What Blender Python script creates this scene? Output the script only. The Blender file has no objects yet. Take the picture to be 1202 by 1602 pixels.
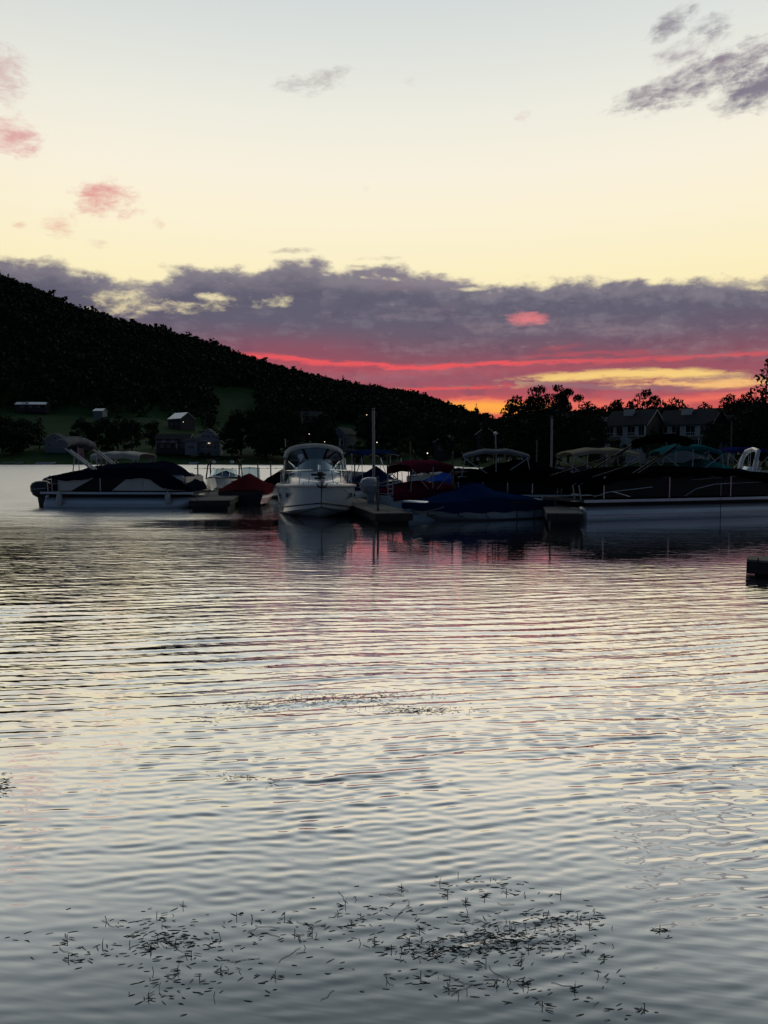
# Marina at dusk: camera and light first, then the lake and the land, then boats, docks, houses and trees.
import bpy, bmesh, math, random
import numpy as np
from mathutils import Vector, Matrix, noise as mnoise
random.seed(7)
RS = np.random.RandomState(11)
SC = bpy.context.scene
COL = SC.collection
R = math.radians

# ------------------------------------------------------------------ camera
FPX, CX, CY = 1157.0, 601.0, 801.0        # focal length and centre in photograph pixels
CAM_H, PITCH = 1.9, R(3.955)
cam = bpy.data.cameras.new('camera')
cam.sensor_fit = 'VERTICAL'; cam.sensor_height = 36.0; cam.lens = 36.0*FPX/1602.0
cam.clip_start = 0.1; cam.clip_end = 20000
cam_ob = bpy.data.objects.new('camera', cam); COL.objects.link(cam_ob)
cam_ob.location = (0, 0, CAM_H); cam_ob.rotation_euler = (R(90)-PITCH, 0, 0)
SC.camera = cam_ob

def ray(px, py):
    a, b = (px-CX)/FPX, (CY-py)/FPX
    return Vector((a, math.cos(PITCH)+b*math.sin(PITCH), -math.sin(PITCH)+b*math.cos(PITCH)))
def at(px, py, Y):
    """world point at depth Y that the photograph shows at px, py"""
    d = ray(px, py); return Vector((0, 0, CAM_H)) + d*(Y/d.y)
def at_z(px, py, z=0.0):
    d = ray(px, py); return Vector((0, 0, CAM_H)) + d*((z-CAM_H)/d.z)
def uv(px, py):
    d = ray(px, py).normalized()
    return math.degrees(math.atan2(d.x, d.y)), math.degrees(math.asin(d.z))

# ------------------------------------------------------------------ exposure
SC.view_settings.view_transform = 'Standard'; SC.view_settings.look = 'None'
SC.view_settings.exposure = 0; SC.view_settings.gamma = 1
SC.view_settings.use_curve_mapping = False
SC.cycles.max_bounces = 5; SC.cycles.diffuse_bounces = 2; SC.cycles.glossy_bounces = 3; SC.cycles.transparent_max_bounces = 8
SC.cycles.use_denoising = True; SC.cycles.denoising_prefilter = 'ACCURATE'

# ------------------------------------------------------------------ node helper
class E:
    """a socket with arithmetic"""
    nt = None
    def __init__(s, sock): s.s = sock
    @staticmethod
    def m(op, *a, clamp=False):
        n = E.nt.nodes.new('ShaderNodeMath'); n.operation = op; n.use_clamp = clamp
        for i, x in enumerate(a):
            if isinstance(x, E): E.nt.links.new(x.s, n.inputs[i])
            else: n.inputs[i].default_value = x
        return E(n.outputs[0])
    def __add__(s, o): return E.m('ADD', s, o)
    __radd__ = __add__
    def __sub__(s, o): return E.m('SUBTRACT', s, o)
    def __rsub__(s, o): return E.m('SUBTRACT', o, s)
    def __mul__(s, o): return E.m('MULTIPLY', s, o)
    __rmul__ = __mul__
    def __truediv__(s, o): return E.m('DIVIDE', s, o)
    def abs(s): return E.m('ABSOLUTE', s)
    def max(s, o): return E.m('MAXIMUM', s, o)
    def min(s, o): return E.m('MINIMUM', s, o)
def smooth(x, a, b, lo=0.0, hi=1.0):
    n = E.nt.nodes.new('ShaderNodeMapRange'); n.interpolation_type = 'SMOOTHSTEP'
    E.nt.links.new(x.s, n.inputs[0])
    for i, v in enumerate((a, b, lo, hi)): n.inputs[i+1].default_value = v
    return E(n.outputs[0])
def comb(x, y, z):
    n = E.nt.nodes.new('ShaderNodeCombineXYZ')
    for i, v in enumerate((x, y, z)):
        if isinstance(v, E): E.nt.links.new(v.s, n.inputs[i])
        else: n.inputs[i].default_value = v
    return n.outputs[0]
def nz(vec, scale=1.0, detail=4, rough=0.55, dist=0.0):
    n = E.nt.nodes.new('ShaderNodeTexNoise')
    E.nt.links.new(vec, n.inputs['Vector'])
    n.inputs['Scale'].default_value = scale; n.inputs['Detail'].default_value = detail
    n.inputs['Roughness'].default_value = rough; n.inputs['Distortion'].default_value = dist
    return E(n.outputs['Fac'])
def ramp(x, stops, interp='LINEAR'):
    """stops: (value, colour or number) over x in its own units"""
    a, b = stops[0][0], stops[-1][0]
    t = E.m('DIVIDE', x-a, b-a, clamp=True)
    n = E.nt.nodes.new('ShaderNodeValToRGB'); cr = n.color_ramp; cr.interpolation = interp
    while len(cr.elements) > 1: cr.elements.remove(cr.elements[-1])
    for i, (v, c) in enumerate(stops):
        e = cr.elements[0] if i == 0 else cr.elements.new((v-a)/(b-a))
        e.position = (v-a)/(b-a)
        e.color = (c, c, c, 1) if isinstance(c, (int, float)) else (*c, 1)
    E.nt.links.new(t.s, n.inputs[0]); return E(n.outputs[0])
def curve(x, pts, interp='LINEAR'):
    """a number as a function of x (pts: (x, value))"""
    vs = [p[1] for p in pts]; lo, hi = min(vs), max(vs); hi = hi if hi > lo else lo+1
    return ramp(x, [(p[0], (p[1]-lo)/(hi-lo)) for p in pts], interp)*(hi-lo) + lo
def mixc(f, a, b):
    n = E.nt.nodes.new('ShaderNodeMix'); n.data_type = 'RGBA'
    for k, v in ((0, f), (6, a), (7, b)):
        if isinstance(v, E): E.nt.links.new(v.s, n.inputs[k])
        elif k == 0: n.inputs[0].default_value = v
        else: n.inputs[k].default_value = (*v, 1)
    return E(n.outputs[2])
def srgb(r, g, b):
    f = lambda c: c/12.92 if c <= .04045 else ((c+.055)/1.055)**2.4
    return (f(r/255), f(g/255), f(b/255))

# ------------------------------------------------------------------ sky: dusk after sunset, with the cloud bank of that evening
SUN_AZ = 8.0
w = bpy.data.worlds.new('World'); SC.world = w; w.use_nodes = True
nt = w.node_tree; nt.nodes.clear(); E.nt = nt
tc = nt.nodes.new('ShaderNodeTexCoord'); sx = nt.nodes.new('ShaderNodeSeparateXYZ')
nt.links.new(tc.outputs['Generated'], sx.inputs[0])
dx, dy, dz = (E(sx.outputs[i]) for i in range(3))
v = E.m('ARCSINE', dz)*57.29578                 # elevation, degrees
u = E.m('ARCTAN2', dx, dy)*57.29578             # azimuth from straight ahead, degrees to the right
west = dx*math.sin(R(SUN_AZ)) + dy*math.cos(R(SUN_AZ))
glow = smooth(west, -0.25, 0.86)                # 1 towards the sunset, 0 in the east
front = ramp(v, [(-8, (.30, .12, .07)), (0, (.90, .30, .08)), (3.2, (1.0, .36, .085)), (4.6, (1.0, .50, .14)), (6.5, (1.0, .72, .28)),
                 (9, (1.0, .82, .42)), (13, (.97, .86, .53)), (16.5, (.97, .88, .64)), (20, (.955, .88, .72)), (24, (.86, .845, .745)),
                 (28, (.74, .765, .725)), (31, (.655, .70, .70)), (38, (.44, .51, .555)), (46, (.26, .33, .385)), (56, (.13, .18, .225)), (90, (.036, .062, .10))])
sky = nt.nodes.new('ShaderNodeTexSky'); sky.sky_type = 'NISHITA'; sky.sun_disc = False
sky.sun_elevation = R(0.6); sky.sun_rotation = R(SUN_AZ); sky.altitude = 750
nk = nt.nodes.new('ShaderNodeMix'); nk.data_type = 'RGBA'; nk.blend_type = 'MULTIPLY'; nk.inputs[0].default_value = 1
nt.links.new(sky.outputs[0], nk.inputs[6]); nk.inputs[7].default_value = (.02, .025, .035, 1)
east = mixc(0.5, E(nk.outputs[2]), ramp(v, [(-5, (.007, .015, .026)), (0, (.030, .058, .100)), (25, (.034, .068, .124)), (90, (.042, .082, .145))]))
base = mixc(glow, east, front)

# the long bank
tops = [(-700, 430), (-200, 400), (0, 399), (70, 401), (130, 413), (185, 432), (225, 438), (262, 420), (300, 409), (350, 412), (410, 413),
        (450, 401), (495, 402), (530, 420), (580, 411), (630, 412), (690, 428), (760, 438), (850, 434), (960, 431), (1080, 432), (1202, 431), (1700, 440)]
tp = [uv(*p) for p in tops]
q = comb(u*0.16, v*0.30, 0.0)
n1 = nz(q, 2.2, 5, .54)                      # billows of the edge
n2 = nz(comb(u*0.05, v*0.35, 7.0), 1.6, 4, .55)  # long streaks
nf = nz(comb(u*0.55+n1*.9, v*1.0, 11.0), 1.7, 4, .62)
edge = curve(u, tp) - v + (n1-0.5)*2.6 + (nf-.5)*1.2
bank = smooth(edge, -0.1, 0.8)
wr_ = nz(comb(u*0.22+nf*.5, v*1.4, 1.0), 1.6, 4, .66)
def blob(px, py, rx, ry, tilt=0.0):
    """soft ellipse in the sky, 1 at its middle, falling to 0"""
    c = uv(px, py); mp = nt.nodes.new('ShaderNodeMapping'); mp.vector_type = 'TEXTURE'
    mp.inputs['Location'].default_value = (c[0], c[1], 0); mp.inputs['Rotation'].default_value = (0, 0, R(tilt)); mp.inputs['Scale'].default_value = (rx*57.3/FPX, ry*57.3/FPX, 1)
    g = nt.nodes.new('ShaderNodeTexGradient'); g.gradient_type = 'SPHERICAL'
    nt.links.new(UV, mp.inputs[0]); nt.links.new(mp.outputs[0], g.inputs[0]); t = E(g.outputs['Fac']); return t*(2-t)
UV = comb(u, v, 0.0)
gap = None
for g in ((185, 470, 95, 30, 14), (150, 420, 90, 8, -4), (345, 466, 60, 9, 0), (435, 470, 62, 13, 8), (300, 480, 120, 14, 6), (1165, 447, 70, 8, -8), (215, 485, 34, 14, 10),
          (610, 437, 60, 5, -4), (740, 452, 40, 5, 0), (560, 420, 40, 4, 0)):
    b_ = blob(*g); gap = b_ if gap is None else gap.max(b_)
gapm = smooth(gap*.95 + (nf-.5)*2.2 + (n1-.5)*1.6, 0.42, 1.75)
bank = bank*(1-gapm*0.9)
west2 = smooth(west, 0.3, 0.93)
body = ramp(v, [(3.0, srgb(225, 100, 82)), (4.4, srgb(196, 86, 90)), (5.6, srgb(160, 88, 102)), (7.2, srgb(146, 84, 98)), (8.2, srgb(124, 86, 102)), (9.2, srgb(108, 92, 108)),
                (10.6, srgb(99, 95, 112)), (12.5, srgb(96, 95, 112)), (15.5, srgb(120, 115, 124))])
body = mixc(smooth(n2 + (nf-.5)*.5, .46, .80, 0, .5)*smooth(v, 5.5, 9.0, .45, 1.0), body, srgb(156, 138, 146))
body = mixc(smooth(n1+(nf-.5)*.4, .46, .22, 0, .45), body, srgb(90, 80, 100))
pinkl = smooth(u, -18, -8)*smooth(u, 4, -6)*smooth(v, 10.4, 8.2)
body = mixc(pinkl*.25, body, srgb(178, 74, 92))
body = mixc(smooth(edge+(nf-.5)*1.6, 2.3, .5, 0, .55), body, srgb(150, 142, 150))          # thin sunlit upper rims
body = mixc(smooth(n1+(wr_-.5)*.3, .52, .72, 0, .4)*smooth(v, 8.0, 10.0), body, srgb(134, 126, 138))
body = mixc(west2, srgb(52, 54, 70), body)
cloud = mixc(bank, base, body)
# glowing lower edges and the yellow gap under the bank
wig = (n2-.5)*.8 + (wr_-.5)*1.5 + (nf-.5)*.5
wu = u + (nf-.5)*9.0 + (wr_-.5)*9.0
def streak(pts, half, gain, col, soft=0.6, wob=1.0, rag=.5):
    global cloud
    c_ = curve(u, [uv(*p[:2]) for p in pts]); st = curve(wu, [(uv(*p[:2])[0], p[2]) for p in pts])
    k = 57.3/FPX
    dd = (v-c_+wig*wob*0.55).abs() + (wr_-.5).abs()*rag*half*k
    cloud = mixc(smooth(dd, half*k, half*k*(1-soft))*smooth(st+(wr_-.5)*rag*1.4, 0.05, .95)*gain, cloud, col)
streak([(200, 548, 0), (340, 556, .1), (460, 568, .6), (600, 580, .8), (740, 578, .6), (840, 576, .7), (1000, 570, .4), (1202, 566, .2)], 14, .34, srgb(200, 80, 94), .95)
streak([(250, 540, 0), (330, 552, .2), (420, 557, .9), (500, 566, 1), (600, 573, 1), (680, 573, 1), (760, 569, .9), (860, 567, .75), (1000, 563, .5), (1110, 556, .55), (1202, 551, .5), (1400, 548, .2)], 5.5, .92, srgb(236, 90, 94), .9)
streak([(780, 560, 0), (860, 556, .5), (960, 553, .6), (1040, 551, .3), (1100, 550, 0)], 6, .6, srgb(214, 84, 94), .9)
streak([(560, 612, 0), (620, 611, .8), (720, 607, .9), (790, 606, .4), (900, 608, 0)], 5, .9, srgb(228, 88, 90), .9)
streak([(690, 628, 0), (740, 627, 1), (800, 630, 1), (870, 632, .8), (960, 632, .7), (1060, 625, .8), (1150, 618, .8), (1202, 612, .6)], 10, .85, srgb(240, 116, 98), .95)
streak([(770, 602, 0), (850, 592, .75), (920, 588, 1), (1000, 585, 1), (1080, 585, 1), (1120, 588, .9), (1165, 590, .4), (1240, 592, 0)], 11.5, .95, srgb(250, 210, 128), .85, .9, .75)
streak([(940, 603, 0), (1040, 598, .8), (1120, 602, .95), (1180, 598, .9), (1260, 592, .3)], 9, .9, srgb(250, 196, 124), .9)
streak([(740, 600, 0), (830, 598, .7), (900, 604, .9), (980, 607, .8), (1080, 608, .6), (1202, 612, .2)], 8, .8, srgb(150, 110, 118), .9)
streak([(1020, 596, 0), (1080, 593, .8), (1130, 590, .9), (1180, 588, .5), (1202, 588, 0)], 6, .7, srgb(160, 118, 118), .9)
streak([(640, 646, 0), (705, 638, 1), (760, 637, 1), (820, 641, .9), (900, 650, .4), (1000, 655, 0)], 15, 1, srgb(255, 172, 76), .8, .6)
# small loose clouds
fine = nz(comb(u*0.27+nf*.40, v*0.62-u*.06+n1*.7, 5.0), 2.3, 5, .62)
for px, py, rx, ry, tl, col, gn, th in (
        (8, 120, 52, 52, -30, srgb(208, 176, 174), .9, .66), (14, 212, 58, 34, 0, srgb(220, 166, 162), .95, .60),
        (165, 312, 70, 34, 6, srgb(226, 164, 156), 1, .55), (92, 345, 48, 34, 0, srgb(224, 160, 150), .7, .95), (30, 352, 18, 10, 0, srgb(224, 165, 150), .6, .9),
        (250, 350, 16, 14, 0, srgb(224, 175, 160), .5, .95), (155, 382, 30, 12, 0, srgb(205, 165, 160), .4, .95),
        (492, 128, 86, 24, 8, srgb(176, 168, 170), .8, .70), (820, 180, 30, 20, -35, srgb(205, 170, 160), .7, .95), (640, 128, 26, 12, 0, srgb(205, 200, 195), .4, .95),
        (1110, 118, 170, 32, 10, srgb(140, 130, 142), 1, .50), (1185, 140, 75, 36, 10, srgb(132, 126, 140), 1, .45), (1075, 78, 80, 24, 14, srgb(165, 155, 162), .85, .66),
        (1050, 38, 50, 22, 20, srgb(140, 134, 146), .9, .62), (1115, 38, 44, 18, 8, srgb(140, 134, 146), .9, .62),
        (465, 392, 52, 8, 4, srgb(150, 135, 135), .7, .85), (590, 404, 60, 7, 2, srgb(165, 150, 140), .6, .9), (255, 415, 16, 9, 0, srgb(190, 170, 150), .5, .9),
        (824, 498, 44, 15, 0, srgb(228, 128, 132), 1, .50), (870, 545, 70, 8, 4, srgb(190, 84, 96), .5, .8), (572, 294, 14, 8, 0, srgb(225, 210, 195), .4, .9)):
    b_ = blob(px, py, rx, ry, tl)
    cloud = mixc(smooth(b_, .02, .35)*smooth(b_*1.25 + (fine-.5)*2.4 + (nf-.5)*.9, th-.15, th+1.05, 0, gn), cloud, col)
bg = nt.nodes.new('ShaderNodeBackground'); out = nt.nodes.new('ShaderNodeOutputWorld')
nt.links.new(cloud.s, bg.inputs[0]); bg.inputs[1].default_value = 1.0
nt.links.new(bg.outputs[0], out.inputs[0])
w.cycles.sampling_method = 'MANUAL'; w.cycles.sample_map_resolution = 512

# the sun itself is down behind the bank: only a very faint, very soft warm remainder from that side
sl = bpy.data.lights.new('sun', 'SUN'); sl.energy = 0.04; sl.angle = R(40); sl.color = (1, .62, .5)
so = bpy.data.objects.new('sun', sl); COL.objects.link(so)
so.rotation_euler = (R(90-6), 0, R(180-SUN_AZ))

# ------------------------------------------------------------------ materials
def new_mat(name):
    m = bpy.data.materials.new(name); m.use_nodes = True
    E.nt = m.node_tree
    return m, m.node_tree, m.node_tree.nodes['Principled BSDF']
MATS = {}
def mat(name, col, rough=.6, var=.25, scale=3.0, metallic=0.0, bump=0.0, bscale=20.0, spec=.5, coat=0.0, col2=None, stretch=(1, 1, 1), trans=0.0):
    """coloured surface with blotches, grain and fine relief"""
    if name in MATS: return MATS[name]
    m, nt, b = new_mat(name)
    t = nt.nodes.new('ShaderNodeTexCoord'); mp = nt.nodes.new('ShaderNodeMapping')
    mp.inputs['Scale'].default_value = stretch
    nt.links.new(t.outputs['Object'], mp.inputs[0])
    a = nz(mp.outputs[0], scale, 6, .6); c = nz(mp.outputs[0], scale*7, 4, .6)
    f = smooth(a*.7+c*.3, .3, .7)
    k2 = col2 or tuple(x*(1-var) for x in col)
    nt.links.new(mixc(f, k2, col).s, b.inputs['Base Color'])
    nt.links.new(E.m('MULTIPLY_ADD', c, .25, rough-.12, clamp=True).s, b.inputs['Roughness'])
    b.inputs['Metallic'].default_value = metallic
    b.inputs['Specular IOR Level'].default_value = spec
    b.inputs['Coat Weight'].default_value = coat
    if trans: b.inputs['Transmission Weight'].default_value = trans
    if bump:
        bp = nt.nodes.new('ShaderNodeBump'); bp.inputs['Strength'].default_value = bump; bp.inputs['Distance'].default_value = .02
        nt.links.new(nz(mp.outputs[0], bscale, 5, .6).s, bp.inputs['Height']); nt.links.new(bp.outputs[0], b.inputs['Normal'])
    MATS[name] = m; return m
def glass_mat(name, tint, amount=.72, rough=.03):
    """thin pane: lets most light through, mirrors the rest"""
    if name in MATS: return MATS[name]
    m, nt, b = new_mat(name); nt.nodes.remove(b)
    o = nt.nodes['Material Output']
    tr = nt.nodes.new('ShaderNodeBsdfTransparent'); tr.inputs[0].default_value = (*tint, 1)
    gl = nt.nodes.new('ShaderNodeBsdfGlossy'); gl.inputs['Roughness'].default_value = rough; gl.inputs[0].default_value = (.85, .95, 1, 1)
    fr = nt.nodes.new('ShaderNodeFresnel'); fr.inputs[0].default_value = 1.5
    t = nt.nodes.new('ShaderNodeTexCoord')
    f = E.m('MULTIPLY_ADD', nz(t.outputs['Object'], 3, 4), .12, 1-amount) + E(fr.outputs[0])
    mx = nt.nodes.new('ShaderNodeMixShader')
    nt.links.new(E.m('MINIMUM', f, .95).s, mx.inputs[0]); nt.links.new(tr.outputs[0], mx.inputs[1]); nt.links.new(gl.outputs[0], mx.inputs[2])
    nt.links.new(mx.outputs[0], o.inputs[0]); MATS[name] = m; return m
def lamp_mat(name, col, strength):
    if name in MATS: return MATS[name]
    m, nt, b = new_mat(name)
    b.inputs['Base Color'].default_value = (.8, .8, .75, 1); b.inputs['Emission Color'].default_value = (*col, 1); b.inputs['Emission Strength'].default_value = strength
    MATS[name] = m; return m

# ------------------------------------------------------------------ mesh helpers
def link(name, me, m=None, parent=None):
    o = bpy.data.objects.new(name, me); COL.objects.link(o)
    if m is not None and not me.materials: me.materials.append(m)
    if parent is not None: o.parent = parent
    return o
def tag(o, label=None, cat=None, group=None, kind=None):
    for k, x in (('label', label), ('category', cat), ('group', group), ('kind', kind)):
        if x: o[k] = x
    return o
def thing(name, label, cat, loc=(0, 0, 0), rz=0.0, group=None):
    o = bpy.data.objects.new(name, None); COL.objects.link(o); o.empty_display_size = .1
    o.location = loc; o.rotation_euler = (0, 0, rz)
    return tag(o, label, cat, group)
def np_mesh(name, V, F, smooth_=False):
    """V (n,3), F (m,3 or 4) numpy arrays"""
    me = bpy.data.meshes.new(name); V = np.asarray(V, np.float32); F = np.asarray(F, np.int32); k = F.shape[1]
    me.vertices.add(len(V)); me.vertices.foreach_set('co', V.ravel())
    me.loops.add(F.size); me.loops.foreach_set('vertex_index', F.ravel())
    me.polygons.add(len(F)); me.polygons.foreach_set('loop_start', np.arange(0, F.size, k, dtype=np.int32))
    if smooth_: me.polygons.foreach_set('use_smooth', np.ones(len(F), bool))
    me.update(calc_edges=True); me.validate(); return me
class MB:
    def __init__(s): s.v = []; s.f = []
    def add(s, vs, fs):
        k = len(s.v); s.v += [tuple(p) for p in vs]; s.f += [tuple(i+k for i in f) for f in fs]; return s
    def box(s, c, size, rz=0.0, M=None):
        hx, hy, hz = (d/2 for d in size); vs = []
        for a, b, d in ((-1,-1,-1),(1,-1,-1),(1,1,-1),(-1,1,-1),(-1,-1,1),(1,-1,1),(1,1,1),(-1,1,1)):
            p = Vector((a*hx, b*hy, d*hz))
            if rz: p = Matrix.Rotation(rz, 3, 'Z') @ p
            if M is not None: p = M @ p
            vs.append(p+Vector(c))
        return s.add(vs, ((0,3,2,1),(4,5,6,7),(0,1,5,4),(1,2,6,5),(2,3,7,6),(3,0,4,7)))
    def rbox(s, c, size, r=.02):
        """box with chamfered long edges along x"""
        hx, hy, hz = (d/2 for d in size); r = min(r, hy*.9, hz*.9)
        prof = [(-hy+r,-hz),(hy-r,-hz),(hy,-hz+r),(hy,hz-r),(hy-r,hz),(-hy+r,hz),(-hy,hz-r),(-hy,-hz+r)]
        return s.loft([[(c[0]-hx, c[1]+y, c[2]+z) for y, z in prof], [(c[0]+hx, c[1]+y, c[2]+z) for y, z in prof]], True, True, True)
    def loft(s, rings, closed=True, cap0=False, cap1=False):
        n = len(rings[0]); vs = [p for r in rings for p in r]; fs = []
        for i in range(len(rings)-1):
            for j in range(n if closed else n-1):
                a, b = i*n+j, i*n+(j+1) % n
                fs.append((a, b, b+n, a+n))
        if cap0: fs.append(tuple(range(n-1, -1, -1)))
        if cap1: fs.append(tuple(range((len(rings)-1)*n, len(rings)*n)))
        return s.add(vs, fs)
    def tube(s, path, r, n=6, cap=True):
        path = [Vector(p) for p in path]; rings = []; up = Vector((0, 0, 1))
        rr = r if isinstance(r, (list, tuple)) else [r]*len(path)
        for i, p in enumerate(path):
            d = (path[min(i+1, len(path)-1)]-path[max(i-1, 0)]).normalized()
            a = d.cross(up if abs(d.z) < .95 else Vector((1, 0, 0))).normalized(); b = d.cross(a)
            rings.append([p+(a*math.cos(t)+b*math.sin(t))*rr[i] for t in (2*math.pi*k/n for k in range(n))])
        return s.loft(rings, True, cap, cap)
    def lathe(s, prof, c=(0, 0, 0), n=12, axis='z'):
        rings = []
        for r, h in prof:
            ring = []
            for k in range(n):
                t = 2*math.pi*k/n; p = (r*math.cos(t), r*math.sin(t), h)
                if axis == 'x': p = (h, r*math.cos(t), r*math.sin(t))
                ring.append((c[0]+p[0], c[1]+p[1], c[2]+p[2]))
            rings.append(ring)
        return s.loft(rings, True, True, True)
    def prism(s, poly, y0, y1, plane='xz'):
        """flat outline pushed from y0 to y1"""
        f = (lambda a, b, y: (a, y, b)) if plane == 'xz' else ((lambda a, b, y: (y, a, b)) if plane == 'yz' else (lambda a, b, y: (a, b, y)))
        return s.loft([[f(a, b, y0) for a, b in poly], [f(a, b, y1) for a, b in poly]], True, True, True)
    def mesh(s, name, sm=False, angle=35):
        me = bpy.data.meshes.new(name); me.from_pydata(s.v, [], s.f)
        bm = bmesh.new(); bm.from_mesh(me); bmesh.ops.recalc_face_normals(bm, faces=bm.faces); bm.to_mesh(me); bm.free()
        if sm:
            me.polygons.foreach_set('use_smooth', [True]*len(me.polygons)); me.set_sharp_from_angle(angle=R(angle))
        me.update(); return me
    def build(s, name, m, parent=None, sm=False, angle=35):
        return link(name, s.mesh(name, sm, angle), m, parent)

# ------------------------------------------------------------------ lake
wrng = np.random.RandomState(5)
WAVES = []
def add_waves(n, l0, l1, ang, spread, slope):
    for i in range(n):
        lam = math.exp(wrng.uniform(math.log(l0), math.log(l1))); th = ang + wrng.normal(0, spread)
        WAVES.append((lam, R(th), slope/math.sqrt(n)*1.414*lam/(2*math.pi), wrng.uniform(0, 6.283)))
MAIN = 100.0                                   # direction the ripples run, degrees from +x
add_waves(6, .40, .75, MAIN, 5, .009)
add_waves(20, .19, .34, MAIN, 4.5, .044)       # longer ripples, further out
add_waves(22, .095, .17, MAIN+1, 6, .046)
add_waves(26, .05, .095, MAIN+2, 8, .050)
add_waves(12, .06, .12, MAIN-30, 8, .020)
def calm(X, Y):
    """how lively the surface is: sheltered water between the boats and close to the bank is flatter"""
    s = np.interp(Y, [0, 2.0, 2.7, 3.6, 5, 7, 11, 14, 17, 26, 60], [.40, .40, .50, .92, 1.15, 1.3, 1.4, 1.35, 1.1, 1.0, .9])
    shel = 1/(1+np.exp(-(X+.30*(Y-14)+2.6)*1.1)) * np.interp(Y, [10, 13.5, 28, 60], [0, 1, 1, .6])
    s = s*(1-.80*shel)
    p = .88 + .22*np.sin(X*.61+Y*.37+1.1)*np.sin(X*.23-Y*.52+.4) + .22*np.sin(X*1.7-Y*.9)*np.sin(Y*1.9+.6*X) + .12*np.sin(X*3.1+Y*1.3)*np.sin(Y*4.1-X*.8)
    return s*np.clip(p, .25, 1.3)
def wave_z(X, Y, dd=None):
    X = np.asarray(X, float); Y = np.asarray(Y, float); z = np.zeros(np.broadcast(X, Y).shape)
    a = calm(X, Y)
    xx = X + .5*np.sin(Y*.35+X*.11) ; yy = Y + .10*np.sin(X*.55+.3) + .05*np.sin(X*1.3+Y*.7)
    for lam, th, am, ph in WAVES:
        g = 1.0
        if dd is not None: g = np.clip((lam/dd-1.5)/1.3, 0, 1)
        if lam > .18: g = g*np.interp(Y, [2.5, 4.5, 8], [.12, .45, 1.1])
        elif lam < .1: g = g*np.interp(Y, [2.0, 2.8, 3.6, 5, 7], [.5, .9, 1.25, 1.0, .8])
        else: g = g*np.interp(Y, [2.5, 4.5, 6.5], [.34, .85, 1.05])
        z = z + am*g*np.sin((xx*math.cos(th)+yy*math.sin(th))*2*math.pi/lam+ph)
    return z*a
FR = FPX*.639
inv = np.concatenate([1/np.array([.3, .6, .9, 1.2, 1.5, 1.8, 2.05]), np.arange(1/2.2, 1/48., -.62/(FR*CAM_H))])
rows = np.concatenate([1/inv, [52, 60, 75, 95, 130, 180, 260, 400, 700]])
az = np.concatenate([np.arange(-180, -47, 8.0), np.linspace(-44, 44, 610), np.arange(48, 181, 8.0)])
YY, AA = np.meshgrid(rows, np.radians(az), indexing='ij')
ta = np.where(np.abs(AA) < R(45), np.tan(np.clip(AA, -R(45), R(45))), 0)
rad = YY/np.cos(R(44))
inside = np.abs(AA) < R(45)
X_ = np.where(inside, ta*YY, np.sin(AA)*rad); Y_ = np.where(inside, YY, np.cos(AA)*rad)
dd = np.maximum(np.gradient(rows)[:, None]*np.ones_like(X_), np.where(inside, .003*YY, 5.0))
Z_ = np.where(inside, wave_z(X_, np.abs(Y_), dd), 0)
edge_f = np.clip((R(44)-np.abs(AA))/R(1.5), 0, 1); Z_ = Z_*edge_f
nr, nc = X_.shape; idx = np.arange(nr*nc).reshape(nr, nc)
F_ = np.stack([idx[:-1, :-1], idx[:-1, 1:], idx[1:, 1:], idx[1:, :-1]], -1).reshape(-1, 4)
lake_me = np_mesh('lake', np.stack([X_, Y_, Z_], -1).reshape(-1, 3), F_[:, ::-1], True)
m, nt, b = new_mat('lake_water')
geo = nt.nodes.new('ShaderNodeNewGeometry'); sp = nt.nodes.new('ShaderNodeSeparateXYZ'); nt.links.new(geo.outputs['Position'], sp.inputs[0])
wx, wy = E(sp.outputs[0]), E(sp.outputs[1])
nt.nodes.remove(b)
dif = nt.nodes.new('ShaderNodeBsdfDiffuse'); glo = nt.nodes.new('ShaderNodeBsdfGlossy'); mxs = nt.nodes.new('ShaderNodeMixShader')
silt = nz(comb(wx*.7, wy*.7, 2.0), 1.0, 4, .6)
nt.links.new(mixc(smooth(silt, .3, .7), (.105, .115, .116), (.135, .142, .138)).s, dif.inputs[0]); glo.inputs[0].default_value = (.97, .975, .98, 1)
far = smooth(wy, 12, 32); shelt = smooth(wx+wy*.30-5.0, -5.2, -1.4)*smooth(wy, 90, 30)*smooth(wy, 10.5, 15)
live = (1-shelt*.85)
patch = nz(comb(wx*.30, wy*.8, 9.0), 1.0, 3, .5)
ex = (wx+4.6)/3.0; ey = (wy-22.2)/2.0; lee = smooth(ex*ex+ey*ey+(patch-.5)*3.0+(nz(comb(wx*1.1, wy*3.0, 2.0), 1.0, 3, .6)-.5)*2.6, 1.4, .1)*.8         # a calm lane off the left dock
still = 1-(1-shelt*.85)*(1-lee*.9)
nt.links.new((far*(1-still)*.26*smooth(patch, .25, .6, .7, 1.0)+smooth(wy, 4, 18)*.07*(1-still)+.02).s, glo.inputs['Roughness'])
rip = nz(comb(wx*.9, wy*6.0+wx*1.0, 0.0), 1.0, 3, .55)*.55 + nz(comb(wx*3.0, wy*14.0+wx*2.4, 4.0), 1.0, 2, .5)*.2 + nz(comb(wx*.22, wy*1.3+wx*.2, 6.0), 1.0, 4, .6)*smooth(wy, 10, 30)*2.6
bp = nt.nodes.new('ShaderNodeBump'); bp.inputs['Distance'].default_value = .10
nt.links.new((smooth(wy, 3.0, 14, .04, .40)*(1-still*.9)*smooth(patch, .3, .62, .5, 1.0)).s, bp.inputs['Strength'])
nt.links.new(rip.s, bp.inputs['Height'])
lw = nt.nodes.new('ShaderNodeLayerWeight'); lw.inputs['Blend'].default_value = .5
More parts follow.
